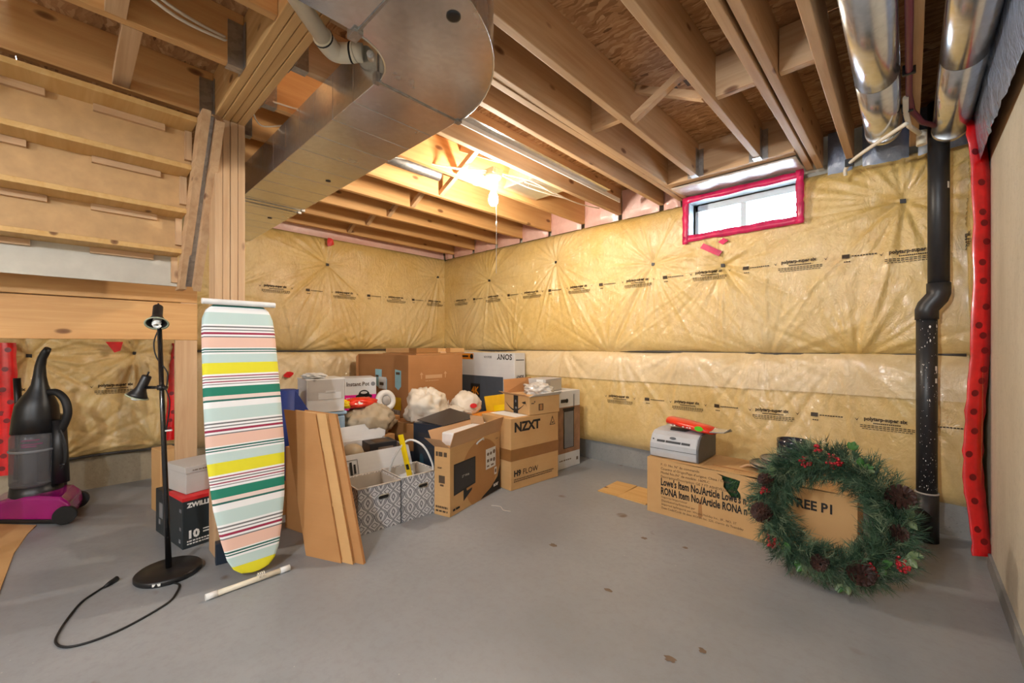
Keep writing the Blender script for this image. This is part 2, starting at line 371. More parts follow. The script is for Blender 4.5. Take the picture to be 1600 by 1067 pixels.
# subfloor sheets
ceil = struct_root('ceiling', (0, 0, ZS))
ys = [-4.0, -2.62, -1.40, -0.18, 1.04, 2.26, 3.6]
for j in range(len(ys) - 1):
    off = 0.0 if j % 2 else -1.22
    xs = [x for x in (XL - 0.1, -3.66 + off + 1.22, -1.22 + off + 1.22, XR + 0.1) if XL - 0.2 < x < XR + 0.2]
    for i in range(len(xs) - 1):
        if ys[j] < 0.5 < ys[j + 1] and False: continue
        MB().box(xs[i] + 0.002, xs[i + 1] - 0.002, ys[j] + 0.002, ys[j + 1] - 0.002, 0, 0.018).build('subfloor_panel', 'osb', ceil)
pr = MB()
pr.text('APE', 0.10, (-0.21, 1.98, -0.002), (0, -1, 0), (1, 0, 0))
for i in range(7): pr.rect((-1.0 + i * 0.035, 2.30, -0.002), (1, 0, 0), (0, 1, 0), 0.012 + 0.012 * (i % 2), 0.07 - 0.02 * (i % 3))
o = pr.build('printed_stamp', 'ink_soft', ceil); o['kind'] = 'stuff'

# window
wnd = struct_root('window_1', ((wx0 + wx1) / 2, YB, wz0))
def rel(mb, o): mb.v = [tuple(Vector(p) - Vector(o.location)) for p in mb.v]; return mb
fr = MB(); t_ = 0.028
fr.box(wx0, wx1, YB + 0.03, YB + 0.09, wz0, wz0 + t_).box(wx0, wx1, YB + 0.03, YB + 0.09, wz1 - 0.05, wz1).box(wx0, wx0 + t_, YB + 0.03, YB + 0.09, wz0, wz1).box(wx1 - t_, wx1, YB + 0.03, YB + 0.09, wz0, wz1)
rel(fr, wnd).build('window_frame', 'white_vinyl', wnd, bevel=0.003)
xm = (wx0 + wx1) / 2 - 0.005
rel(MB().box(xm - 0.02, xm + 0.02, YB + 0.035, YB + 0.085, wz0, wz1), wnd).build('mullion', 'white_vinyl', wnd)
for a, b in ((wx0 + t_, xm - 0.02), (xm + 0.02, wx1 - t_)):
    rel(MB().box(a, b, YB + 0.055, YB + 0.061, wz0 + t_, wz1 - 0.05), wnd).build('pane', 'pane_glass', wnd)
rel(MB().box(wx0 - 0.001, wx1 + 0.001, YB - 0.12, YB + 0.03, wz1, wz1 + 0.012).box(wx0 - 0.012, wx0, YB - 0.1, YB + 0.03, wz0, wz1).box(wx1, wx1 + 0.012, YB - 0.1, YB + 0.03, wz0, wz1)
    .box(wx0, wx1, YB - 0.1, YB + 0.03, wz0 - 0.012, wz0), wnd).build('window_reveal', 'white_vinyl', wnd)

# ------------------------------------------------------------------ insulation blankets
def make_height(pins, v0, v1, seed, base, amp=1.0, edge=0.05):
    rg = np.random.RandomState(seed)
    folds = []
    for (pu, pv, sg) in pins:
        fl = []
        k = 40
        for i in range(k):
            th = 2 * math.pi * (i + rg.uniform(-.4, .4)) / k
            fl.append((th, rg.uniform(.25, .85) * (1.25 if -2.4 < (th - 2 * math.pi if th > math.pi else th) < -0.7 else 0.75), rg.uniform(.005, .012), rg.uniform(.4, 1.0) * (1 if rg.rand() < .7 else -1)))
        folds.append((pu, pv, sg, fl))
    waves = [(rg.uniform(1.5, 7), rg.uniform(1, 6), rg.uniform(0, 6.28), rg.uniform(.3, 1)) for _ in range(9)]
    def h(u, v):
        u = np.asarray(u, float); v = np.asarray(v, float)
        e = np.minimum(v - v0, v1 - v); z = base * (1 - np.exp(-np.maximum(e, 0) / edge))
        for a, b, p, s in waves: z = z + amp * .0035 * s * np.sin(a * u + b * v + p)
        for pu, pv, sg, fl in folds:
            du, dv = u - pu, v - pv; r = np.hypot(du, dv) + 1e-6; t = np.arctan2(dv, du)
            z = z - sg * np.exp(-r / .09)
            for th, L, w, s in fl:
                d = np.abs((t - th + math.pi) % (2 * math.pi) - math.pi) * r
                z = z + amp * .017 * s * np.exp(-(d / (w * (1 + 1.4 * r))) ** 2) * np.exp(-(r / L) ** 2) * (r / (r + .04)) * np.clip(e / .05, 0, 1)
        return np.maximum(z, .006)
    return h
def blanket(name, label, u0, u1, v0, v1, step, h, place, mat, pins, hole=None, group=None, parentloc=(0, 0, 0)):
    nu, nv = int((u1 - u0) / step), int((v1 - v0) / step)
    U, V = np.meshgrid(np.linspace(u0, u1, nu), np.linspace(v0, v1, nv), indexing='ij')
    Z = h(U, V)
    root = thing(name, label, 'insulation', parentloc, 0, group)
    m = MB(); m.v = [place(U[i, j], V[i, j], Z[i, j]) for i in range(nu) for j in range(nv)]
    fs = []
    for i in range(nu - 1):
        for j in range(nv - 1):
            if hole and hole[0] < U[i, j] < hole[1] and V[i, j] > hole[2]: continue
            fs.append((i * nv + j, (i + 1) * nv + j, (i + 1) * nv + j + 1, i * nv + j + 1))
    m.f = fs; m.sm = [True] * len(fs)
    rel(m, root); m.build('plastic_sheet', mat, root, fix=False)
    for (pu, pv, sg) in pins:
        if not (v0 < pv < v1): continue
        z = float(h(pu, pv)); w = MB(); s = .014
        pts = [place(pu + a * s, pv + b * s, z + .024) for a, b in ((-1, -.8), (1, -1), (1, .8), (-1, 1))]
        bk = [place(pu + a * s, pv + b * s, z - .01) for a, b in ((-1, -.8), (1, -1), (1, .8), (-1, 1))]
        w.add(pts + bk, [(0, 1, 2, 3), (0, 4, 5, 1), (1, 5, 6, 2), (2, 6, 7, 3), (3, 7, 4, 0)]); rel(w, root).build('washer', 'washer', root, fix=True)
    return root
def print_block(root, u, v, h, place, kind, sgn=1, sz=1.0):
    m = MB(); fn = lambda A, B: [place(a, b, z) for a, b, z in zip(A, B, h(np.array(A), np.array(B)) + .008)]
    def bars(items):
        A = []; B = []
        for a, b, y, t in items: A += [a, b, b, a]; B += [y, y, y + t, y + t]
        m.add(fn(A, B), [(4 * i, 4 * i + 1, 4 * i + 2, 4 * i + 3) for i in range(len(items))])
    if kind == 0:
        w = .26
        m.text('polytarp-super six', .032 * sz, (u - w / 2 + .02, v, 0), bold=.0012, squeeze=.86, fn=fn)
        it = []
        for ww, dy, th in ((.13, -.02, .007), (.26, -.035, .005), (.26, -.046, .005), (.24, -.057, .004)):
            n = 14; it += [(u - ww / 2 + ww * i / n, u - ww / 2 + ww * (i + .8) / n, v + dy, th) for i in range(n)]
        bars(it)
        for s in (-1, 1):
            c = u + s * .145
            m.add(fn([c - .012, c, c + .012, c], [v + .012, v - .008, v + .016, v]), [(0, 1, 2, 3)])
    else:
        bars([(u - .07, u - .03, v - .012, .026)] + [(u - .02 + i * .014, u - .009 + i * .014, v - .004, .007) for i in range(9)] + [(u - .06 + i * .012, u - .051 + i * .012, v - .038, .007) for i in range(3)])
    o = rel(m, root).build('printed_text', 'ink_print', root); o['kind'] = 'stuff'

placeB = lambda u, v, z: (float(u), YB - .02 - float(z), float(v))
placeA = lambda u, v, z: (XL + .0 + float(z), float(u), float(v))
# wall_back, upper
SEAM = 1.068
pinB = [(-3.705, 1.911, .045), (-2.70, 1.998, .05), (-1.633, 1.835, .05), (-1.059, 1.748, .05), (-0.027, 2.01, .06)]
seamB = [(-4.2, 1.02, 0), (-3.3, 1.02, 0), (-2.05, 1.02, 0), (-.75, 1.02, 0), (-.25, 1.02, 0)]
hBu = make_height(pinB + seamB, SEAM - .02, 2.31, 3, .085)
rBu = blanket('insulation_blanket', 'upper yellow plastic-wrapped insulation below the window, with printed lettering', XL + .06, .27, SEAM - .01, 2.30, .0115, hBu, placeB, 'poly_yellow', pinB, hole=(-1.335, -.545, 1.975), parentloc=(-2, YB, SEAM))
for u in (-4.2, -3.6, -3.0, -2.38, -1.76, -1.15, -.55): print_block(rBu, u, 1.70, hBu, placeB, 0)
print_block(rBu, .02, 1.685, hBu, placeB, 0)
for u in (-3.9, -3.3, -2.7, -2.08, -1.46, -.84, -.25): print_block(rBu, u, 1.70, hBu, placeB, 1)
# wall_back, lower
pinBl = [(-3.6, SEAM + .03, .0), (-2.6, SEAM + .03, .0), (-1.95, SEAM + .03, .0), (-1.35, SEAM + .03, .0), (-.82, SEAM + .03, 0), (-.32, SEAM + .03, 0)]
hBl = make_height(pinBl, .17, SEAM + .01, 5, .085, 1.0)
rBl = blanket('insulation_blanket', 'lower yellow insulation behind the printer and the wreath', XL + .06, .27, .185, SEAM, .0155, hBl, placeB, 'poly_lower', [], parentloc=(-2, YB, .185))
for u in (-1.93, -1.32, -.71, -.10): print_block(rBl, u, .645, hBl, placeB, 0)
for u in (-1.62, -1.04, -.42, .12): print_block(rBl, u, .65, hBl, placeB, 1)
ov = MB(); nn = 300; us = np.linspace(XL + .07, .25, nn); v2 = np.linspace(.80, SEAM - .004, 14)
for u in us:
    for v in v2: ov.v.append(placeB(u, v, float(hBl(u, v)) + .012))
ov.f = [(i * 14 + j, (i + 1) * 14 + j, (i + 1) * 14 + j + 1, i * 14 + j + 1) for i in range(nn - 1) for j in range(13)]; ov.sm = [True] * len(ov.f)
ob = rel(ov, rBl).build('overlap_strip', 'poly_pale', rBl); ob['label'] = 'pale doubled plastic band below the seam'
sm_ = MB()
sm_.tube([(u, YB - .045 - .012 * math.sin(u * 3.1), SEAM - .004 + .006 * math.sin(u * 2.3)) for u in np.linspace(XL + .08, .24, 60)], .011, 6)
tag(sm_.build('seam_strapping', 'seam_dark'), 'dark strip along the seam between the insulation courses under the window', 'strapping')
# wall_left
pinA = [(1.941, 2.002, .05), (3.40, 2.035, .03), (.379, 1.057, .06), (-.193, 1.047, .05)]
seamA = [(1.1, 1.02, 0), (1.6, 1.02, 0), (2.3, 1.02, 0), (2.9, 1.02, 0), (.9, 1.6, 0)]
hAu = make_height(pinA[:2] + seamA, SEAM - .01, 2.32, 11, .085)
rAu = blanket('insulation_blanket', 'upper yellow plastic-wrapped insulation behind the wooden post, left of the corner', .55, YB - .07, SEAM, 2.31, .0115, hAu, placeA, 'poly_yellow', pinA[:2], parentloc=(XL, 2, SEAM))
for u in (1.42, 2.12, 2.76, 3.34): print_block(rAu, u, 1.70, hAu, placeA, 0)
for u in (1.77, 2.45, 3.05): print_block(rAu, u, 1.70, hAu, placeA, 1)
hAl = make_height([(1.3, SEAM + .03, 0), (1.75, SEAM + .03, 0), (2.1, SEAM + .03, 0), (2.6, SEAM + .03, 0)], .19, SEAM + .01, 12, .085)
blanket('insulation_blanket', 'pale lower insulation behind the stacked boxes in the corner', .72, YB - .07, .2, SEAM, .0165, hAl, placeA, 'poly_pale', [], parentloc=(XL, 2, .2))
hAn = make_height(pinA[2:] + [(.5, .3, 0), (-.1, .25, 0)], .25, 1.5, 17, .08, 1.5)
rAn = blanket('insulation_blanket', 'creased pale insulation under the stair landing behind the vacuum', -.62, .72, .265, 1.48, .012, hAn, placeA, 'poly_lower', pinA[2:], parentloc=(XL, 0, .265))
print_block(rAn, .27, .80, hAn, placeA, 0); print_block(rAn, -.30, .80, hAn, placeA, 0)
sm_ = MB().tube([(XL + .045 + .01 * math.sin(u * 3), u, SEAM + .005 * math.sin(u * 2.7)) for u in np.linspace(.75, YB - .08, 40)], .010, 6)
tag(sm_.build('seam_strapping', 'seam_dark'), 'dark strip along the seam behind the tallest brown box', 'strapping')
sm_ = MB().tube([(XL + .04, u, .262 + .006 * math.sin(u * 9)) for u in np.linspace(-.6, .71, 24)], .010, 6)
tag(sm_.build('seam_strapping', 'seam_dark'), 'dark strip along the bottom of the plastic under the stairs', 'strapping')
# wall_right return of the plastic, and the loose sheet above the concrete
hR = make_height([(3.38, 2.0, .02)], .15, 2.3, 23, .05, 1.2)
placeR = lambda u, v, z: (XR - .002 - float(z) * (1 - .55 * max(0, (3.30 - float(u)) / .15)), float(u), float(v))
rR = blanket('insulation_blanket', 'narrow plastic-wrapped insulation between the black pipe and the dotted red tape', 3.19, YB - .06, .16, 2.28, .0145, hR, placeR, 'poly_yellow', [], parentloc=(XR, 3.3, .16))
print_block(rR, 3.42, 1.72, hR, placeR, 0, sz=.9); print_block(rR, 3.42, .63, hR, placeR, 0, sz=.9)
hS = make_height([(1.6, 2.3, 0), (2.6, 2.25, 0)], 2.0, 2.7, 31, .03, .45)
placeS = lambda u, v, z: (XR + .0 - .035 - (float(v) - 2.05) * .06 - float(z) + .02, float(u), float(v))
blanket('plastic_sheet', 'loose bluish clear plastic above the bare concrete wall beside the ducts', -1.5, 3.22, 2.062, 2.56, .03, hS, placeS, 'poly_blue', [], parentloc=(XR, 1, 2.05))
# pink wrapped batts at the joist ends
def pillow(x0, x1, y0, y1, z0, z1, axis, bulge=.03, n=9):
    m = MB()
    for i in range(n):
        for j in range(n):
            a, b = i / (n - 1), j / (n - 1); k = bulge * (1 - (2 * a - 1) ** 4) * (1 - (2 * b - 1) ** 4) + .012 * noise.noise((x0 * 5 + a * 6, y0 * 5 + b * 5, z0))
            if axis == 'y': m.v.append((x0 + (x1 - x0) * a, y0 - k, z0 + (z1 - z0) * b))
            else: m.v.append((x0 + k, y0 + (y1 - y0) * a, z0 + (z1 - z0) * b))
    m.f = [(i * n + j, (i + 1) * n + j, (i + 1) * n + j + 1, i * n + j + 1) for i in range(n - 1) for j in range(n - 1)]; m.sm = [True] * len(m.f)
    return m
rim = thing('rim_insulation', 'pink plastic-wrapped batts tucked between the joist ends above the back wall', 'insulation', (-3, YB, 2.29))
bays = [-4.6, -4.41, -4.0, -3.59, -3.19, -2.78, -2.36, -1.95, -1.555, -1.37]
for a, b in zip(bays[:-1], bays[1:]):
    rel(pillow(a + .02, b - .02, YB - .075, 0, 2.285, ZS - .01, 'y'), rim).build('batt', 'poly_pink', rim)
for a, b in ((-.40, -.27), (-.22, .0), (.04, .27)):
    rel(pillow(a, b, YB - .06, 0, 2.27, ZS - .01, 'y'), rim).build('batt', 'poly_blue', rim)
rimA = thing('rim_insulation', 'pink plastic-wrapped strip along the top of the left wall under the joists', 'insulation', (XL, 2, 2.29))
rel(pillow(XL + .06, 0, .75, YB - .1, 2.285, ZS - .02, 'x', .03, 14), rimA).build('batt', 'poly_pink', rimA)

# ------------------------------------------------------------------ red sheathing tape
def tape_path(pts, w, mat, dirv, name, label, dots=True):
    """ribbon along pts (with half width vector dirv), printed dots as a part"""
    root = thing(name, label, 'tape', pts[0]); m = MB(); P = smooth_path(pts, 5); dv = Vector(dirv)
    k = len(P); rg = random.Random(len(label)); ws = [w * (1 + rg.uniform(-.12, .12)) for _ in P]
    n = Vector((P[-1] - P[0])).normalized().cross(dv).normalized() * .0018
    for i, p in enumerate(P): m.v += [p - dv * ws[i] / 2 + n, p + n * (1 + rg.uniform(0, 2)), p + dv * ws[i] / 2 + n, p - dv * ws[i] / 2 - n, p - n, p + dv * ws[i] / 2 - n]
    for i in range(k - 1):
        a, b = i * 6, i * 6 + 6
        m.f += [(a, a + 1, b + 1, b), (a + 1, a + 2, b + 2, b + 1), (a + 4, a + 3, b + 3, b + 4), (a + 5, a + 4, b + 4, b + 5), (a, b, b + 3, a + 3), (a + 2, a + 5, b + 5, b + 2)]
    m.sm = [True] * len(m.f)
    rel(m, root).build('tape_strip', mat, root)
    if dots:
        d = MB(); L = 0; nxt = .05
        for i in range(k - 1):
            seg = (P[i + 1] - P[i]).length
            while nxt < L + seg:
                c = P[i].lerp(P[i + 1], (nxt - L) / seg) + dv * (rg.uniform(-.25, .25) * w)
                for s_ in (1, -1): d.ellipse(c + n * 2.6 * s_, dv, (P[i + 1] - P[i]).normalized(), .017, .017, 12)
                nxt += rg.uniform(.05, .16)
            L += seg
        o = rel(d, root).build('printed_dot', 'tape_dot', root); o['kind'] = 'stuff'
    return root
yt = 3.185
tape_path([(XR - .055, yt + .05, 2.33), (XR - .05, yt, 2.2), (XR - .03, yt + .005, 1.9), (XR - .028, yt, 1.5), (XR - .034, yt, 1.15), (XR - .045, yt, .95), (XR - .06, yt - .005, .68), (XR - .062, yt - .01, .45), (XR - .045, yt - .015, .25), (XR - .03, yt - .02, .06)],
          .09, 'red_tape', (.8, .6, 0), 'sheathing_tape', 'long dotted red tape running down the edge of the concrete wall')
wt = .045; yw = YB - .124
wtp = thing('window_tape', 'magenta sheathing tape framing the small basement window', 'tape', ((wx0 + wx1) / 2, yw, wz0))
for i, (a, b, c, d) in enumerate(((-1.352, -.528, 1.965, wz0 + .004), (-1.352, -.528, wz1 - .012, 2.325), (-1.352, wx0 + .004, 1.95, 2.325), (wx1 - .004, -.525, 1.965, 2.335))):
    m = MB(); n = 14
    for k in range(n + 1):
        f = k / n; ho = i < 2
        for e in (0, 1):
            x = a + (b - a) * (f if ho else e); z = c + (d - c) * (e if ho else f)
            m.v.append((x + (0 if ho else random.uniform(-.004, .004)), yw - .002 * i - random.uniform(0, .006), z + (random.uniform(-.005, .005) if ho else 0)))
    m.f = [(2 * k, 2 * k + 1, 2 * k + 3, 2 * k + 2) for k in range(n)]; m.sm = [True] * n
    o = rel(m, wtp).build('tape_strip', 'pink_tape', wtp); s = o.modifiers.new('solid', 'SOLIDIFY'); s.thickness = .003
m = MB(); m.slab([(-1.19, 3.475, 1.935), (-1.05, 3.475, 1.85), (-1.075, 3.475, 1.815), (-1.215, 3.475, 1.90)], (0, -1, 0), .004)
tag(m.build('tape_scrap', 'pink_tape'), 'short slanting magenta tape scrap just below the window', 'tape')
m = MB(); m.slab([(-1.08, 3.472, 1.925), (-1.045, 3.472, 1.90), (-1.005, 3.472, 1.925), (-1.04, 3.472, 1.952)], (0, -1, 0), .004)
tag(m.build('tape_scrap', 'pink_tape'), 'small square magenta tape scrap nearer the middle below the window', 'tape')
m = MB()
m.add([(XL + .115 + random.uniform(0, .02), 1.935 + .055 * math.cos(a) * random.uniform(.5, 1.2), 2.235 + .05 * math.sin(a) * random.uniform(.6, 1.2)) for a in [k * .7 for k in range(9)]], [tuple(range(9))])
o = m.build('tape_scrap', 'red_tape'); s = o.modifiers.new('solid', 'SOLIDIFY'); s.thickness = .01
tag(o, 'crumpled red tape patch high on the left wall above the pin', 'tape')
tape_path([(XL + .10, -.30, 1.14), (XL + .105, -.295, .85), (XL + .10, -.30, .5), (XL + .10, -.30, .22)], .10, 'red_tape', (.25, .97, 0), 'sheathing_tape', 'dark red tape strip at the far left behind the vacuum')
tape_path([(XL + .11, .66, 1.14), (XL + .105, .64, .9), (XL + .105, .62, .6), (XL + .10, .60, .32)], .10, 'red_tape', (0.2, .98, 0), 'sheathing_tape', 'red tape strip behind the lamp pole under the stairs')
tape_path([(-4.178, .60, 1.14), (-4.178, .60, .9), (-4.178, .60, .3), (-4.178, .60, .02)], .05, 'red_tape', (0.2, .98, 0), 'sheathing_tape', 'thin red tape strip beside the stud under the landing')
m = MB().slab([(XL + .118, .20, 1.15), (XL + .118, .30, 1.15), (XL + .118, .285, 1.08), (XL + .118, .25, 1.065)], (1, 0, 0), .004)
tag(m.build('tape_scrap', 'red_tape'), 'short red tape tab hanging at the top of the plastic under the landing', 'tape')

# ------------------------------------------------------------------ ceiling framing
def joist(x, y0, y1, label, mat='pine_y', th=.038, group='floor joists'):
    m = MB(); n = 10; rg = random.Random(int(x * 1000) + int(y0 * 10)); ph = rg.uniform(0, 6)
    L = y1 - y0
    for i in range(n + 1):
        f = i / n; dx = .004 * math.sin(ph + f * 5); dz = .003 * math.sin(ph * 2 + f * 7)
        y = -L / 2 + L * f
        m.v += [(-th / 2 + dx, y, dz), (th / 2 + dx, y, dz), (th / 2 + dx, y, ZS - ZJ), (-th / 2 + dx, y, ZS - ZJ)]
    for i in range(n):
        a, b = 4 * i, 4 * i + 4
        for j in range(4): m.f.append((a + j, a + (j + 1) % 4, b + (j + 1) % 4, b + j))
    m.f += [(3, 2, 1, 0), tuple(4 * n + k for k in range(4))]; m.sm = [False] * len(m.f)
    o = m.build('floor_joist', mat, loc=(x, (y0 + y1) / 2, ZJ), fix=True, bevel=.003); return tag(o, label, 'joist', group)
YF, YE = .67, YB - .075
JX = [(-4.41, 'farthest floor joist, against the left wall above the corner'), (-4.0, 'second floor joist from the left wall'), (-3.59, 'third floor joist from the left wall'),
      (-3.19, 'fourth floor joist from the left wall, behind the bulb'), (-2.78, 'floor joist next behind the round grey pipe, left of the bulb'), (-2.36, 'floor joist carrying the wires just left of the bare bulb'),
      (-1.95, 'floor joist just right of the bare bulb'), (-1.555, 'narrow joist beside the white-edged metal strip')]
for x, l in JX: joist(x, YF, YE, l, 'pine_lamplit_y' if x < -2 else 'pine_y')  # joists on the bulb's side get the pine with lamplight in its colour
joist(-1.385, YF, YE, 'left half of the doubled joist left of the window'); joist(-1.343, YF, YE, 'right half of the doubled joist left of the window')
YH = 3.10
joist(-1.115, YF, YH, 'floor joist hung on the window header, left of the pair'); joist(-.715, YF, YH, 'floor joist hung on the window header, right of the pair')
joist(-.50, YF, YE, 'left half of the doubled joist right of the window'); joist(-.445, YF, YE, 'right half of the doubled joist right of the window')
joist(-.275, YF, YE, 'floor joist between the doubled joist and the left round duct'); joist(.02, YF, YE, 'floor joist between the two round ducts')
o = MB().box(-.41, .41, -.035, 0.035, 0, ZS - ZJ).build('window_header', 'pine_x', loc=(-.93, YH + .04, ZJ), bevel=.003); tag(o, 'short wooden header above the window between doubled joists', 'header')
# sheet of plastic from the header to the window
m = MB(); n = 20
for i in range(n + 1):
    for j in range(7):
        x = -1.32 + .80 * i / n; f = j / 6
        m.v.append((x, YH + .06 + (YB - .10 - YH - .06) * f, 2.318 + .026 * f + .006 * math.sin(x * 31 + f * 4) * math.sin(math.pi * f)))
m.f = [(i * 7 + j, (i + 1) * 7 + j, (i + 1) * 7 + j + 1, i * 7 + j + 1) for i in range(n) for j in range(6)]; m.sm = [True] * len(m.f)
o = m.build('plastic_flap', 'poly_clear'); s = o.modifiers.new('solid', 'SOLIDIFY'); s.thickness = .003
tag(o, 'clear plastic flap between the header and the window top', 'plastic sheet')
# joist hangers
def hanger(x, y, sgn, label, w=.04, z0=ZJ, face='y'):
    m = MB(); t = .003; d = .06
    if sgn > 0: ya, yb = y - d, y
    else: ya, yb = y, y + d
    m.box(x - w / 2 - t, x - w / 2, ya, yb, z0, z0 + .19).box(x + w / 2, x + w / 2 + t, ya, yb, z0, z0 + .19).box(x - w / 2 - t, x + w / 2 + t, ya, yb, z0 - t, z0)
    yf = y - .002 if sgn > 0 else y + .002
    m.box(x - w / 2 - .035, x - w / 2, min(y, yf), max(y, yf), z0, z0 + .19).box(x + w / 2, x + w / 2 + .035, min(y, yf), max(y, yf), z0, z0 + .19)
    root = thing('joist_hanger', label, 'bracket', (x, y, z0), 0, 'joist hangers')
    rel(m, root).build('hanger_strap', 'hanger_steel', root)
    b = MB()
    for k in range(6): b.lathe([(.004, 0), (.004, .002)], 8, (x - w / 2 - .018, yf, z0 + .02 + k * .03), Matrix.Rotation(R(90 if sgn > 0 else -90), 3, 'X'))
    rel(b, root).build('nail_head', 'black', root)['kind'] = 'stuff'
hanger(-1.115, YH, 1, 'steel hanger on the window header, left of the pair'); hanger(-.715, YH, 1, 'steel hanger on the window header, right of the pair')

# flush beam and post
beam = thing('built_up_beam', 'four-ply pine beam running over the wooden post', 'beam', (-2.79, .60, ZJ))
for k in range(4):
    MB().box(0, 3.05, -.07 + k * .035 + .0012, -.07 + (k + 1) * .035 - .0012, -.003 * (k % 2), ZS - ZJ).build('ply', 'beam_x', beam, bevel=.003)
post = thing('built_up_post', 'four-ply pine post behind the ironing board', 'post', (-2.72, .60, 0))
for k in range(4):
    MB().box(-.07, .07 - .002 * (k % 2), -.07 + k * .035 + .001, -.07 + (k + 1) * .035 - .001, 0, ZJ - .004).build('ply', 'pine_z', post, bevel=.003)
# joists over the stairs
joist(-2.14, -1.6, .53, 'nearer joist over the stairs hung on the built-up beam', 'pine_lamplit_y'); joist(-2.70, -1.6, .53, 'farther joist at the head of the stairs hung on the beam', 'pine_lamplit_y')
joist(-1.70, -1.6, .53, 'joist nearest the duct over the stairs side', 'pine_lamplit_y')
hanger(-2.14, .529, 1, 'steel hanger where the nearer stair joist meets the beam'); hanger(-2.70, .529, 1, 'steel hanger where the farther stair joist meets the beam')
for i, (x, y, side) in enumerate(((-3.19, .671, -1), (-2.78, .671, -1), (-2.36, .671, -1), (-1.95, .671, -1))):
    hanger(x, y, side, ('steel hanger on the beam above the duct, first from the post', 'steel hanger on the beam above the duct, second from the post', 'steel hanger on the beam above the duct, third from the post', 'steel hanger on the beam above the duct, nearest the white pipe')[i])
def block(x0, x1, y, label, h=.235, th=.038, z0=ZJ, mat='pine_x'):
    o = MB().box(-(x1 - x0) / 2, (x1 - x0) / 2, -th / 2, th / 2, 0, h).build('blocking', mat, loc=((x0 + x1) / 2, y, z0), bevel=.002); return tag(o, label, 'blocking')
block(-1.324, -1.134, 2.08, 'solid wood blocking left of the cross bridging', .20, z0=ZJ + .02)
block(-.696, -.519, 2.22, 'solid wood blocking between the hung joist and the doubled joist', .2, z0=ZJ + .02)
block(-.426, -.294, 2.22, 'solid wood blocking next to the left round duct', .2, z0=ZJ + .02)
block(-2.681, -2.159, .17, 'wood blocking between the two joists over the stairs', .045, .06, ZJ + .003)
block(-2.121, -1.719, .12, 'wood blocking over the stairs nearest the camera', .09, .06, ZJ + .003)
def bridging(x0, x1, y, label):
    root = thing('cross_bridging', label, 'bridging', ((x0 + x1) / 2, y, ZJ), 0, 'cross bridging')
    for s in (0, 1):
        a = (x0, y + .022 * (1 - 2 * s), ZJ + (.02 if s else ZS - ZJ - .03)); b = (x1, y + .022 * (1 - 2 * s), ZJ + (ZS - ZJ - .03 if s else .02))
        rel(MB().beam(a, b, .038, .038, (0, 1, 0)), root).build('strut', 'pine_x', root, bevel=.002)
bx = [-4.41, -4.0, -3.59, -3.19, -2.78, -2.36, -1.95]
bl = ['cross bridging in the corner bay by the left wall', 'cross bridging in the second bay from the left wall', 'cross bridging in the third bay from the left wall', 'cross bridging in the fourth bay from the left wall', 'cross bridging behind the bulb fixture and grey pipe', 'cross bridging in the bay lit by the bare bulb']
for a, b, l in zip(bx[:-1], bx[1:], bl): bridging(a + .02, b - .02, 1.93 if a > -2.5 else 2.1, l)
bridging(-1.095, -.735, 2.14, 'cross bridging between the two joists in front of the window')

# ------------------------------------------------------------------ stairs
st = thing('staircase', 'underside of the open wooden staircase at upper left', 'stairs', (-3.36, .0, 1.5))
SY0, SY1 = -.52, .45; X0, Z0, RUN, RISE = -3.20, 1.476, .14, .20
for k in range(4):
    zt = Z0 + RISE * (k + 1); x = X0 + RUN * k
    if zt > ZS + .1: break
    rel(MB().box(x - .015, x + .001, SY0, SY1, zt - RISE, zt - .026), st).build('riser', 'riser_board' if k else 'drywall', st)
    rel(MB().box(x - .04, x + RUN + .02, SY0, SY1, zt - .026, zt), st).build('tread', 'plywood', st, bevel=.002)
    for y0, y1 in ((-.40 + .06 * (k % 2), -.13 + .06 * (k % 2)), (.08, .34)):
        rel(MB().box(x + .001, x + .024, y0, y1, zt - .058, zt - .027), st).build('glue_block', 'pine_y', st)
m = MB(); sl = RISE / RUN
def strg(y0, y1):
    a, b = (X0 - .06, Z0 - .02), (X0 + RUN * 4.1, Z0 + RISE * 4.1 - .02)
    q = [(a[0], a[1]), (a[0] + .13, a[1]), (b[0] + .13, b[1]), (b[0], b[1])]
    return MB().slab([(x, y0, z) for x, z in q], (0, -1, 0), y1 - y0)
rel(strg(SY1, SY1 + .036), st).build('stringer', 'pine_x', st, fix=True); rel(strg(SY0 - .036, SY0), st).build('stringer', 'pine_x', st, fix=True)
for k in range(4):
    zt = Z0 + RISE * k; x = X0 + RUN * k
    rel(MB().box(x + .002, x + .03, SY1 - .03, SY1 - .001, zt + .02, zt + RISE - .03), st).build('cleat', 'pine_z', st)
rel(MB().beam((X0 + .085, SY1 + .045, Z0), (X0 + .085 + RUN * 4, SY1 + .045, Z0 + RISE * 4), .02, .035, (0, 1, 0)), st).build('metal_bead', 'hanger_steel', st)
rel(MB().beam((X0 + .09, SY1 + .075, Z0), (X0 + .09 + RUN * 4, SY1 + .075, Z0 + RISE * 4), .12, .036, (0, 1, 0)), st).build('trim_board', 'pine_x', st)
hd = thing('stair_header', 'doubled wooden header under the foot of the stairs', 'header', (-3.42, 0, 1.155))
rel(MB().box(-3.44, -3.40, -.60, .585, 1.157, 1.392), hd).build('board', 'pine_lamplit_y', hd, bevel=.004)
rel(MB().box(-3.445, -3.405, -.60, .585, 1.398, 1.505), hd).build('board', 'pine_lamplit_y', hd, bevel=.004)
rel(MB().box(-3.44, -3.41, .50, .586, 1.385, 1.40), hd).build('shim', 'pine_y', hd)
o = MB().box(-.55, .55, -.60, .585, 0, .02).build('landing_deck', 'osb', loc=(-4.0, 0, 1.506)); tag(o, 'flat landing deck above the storage nook', 'landing')
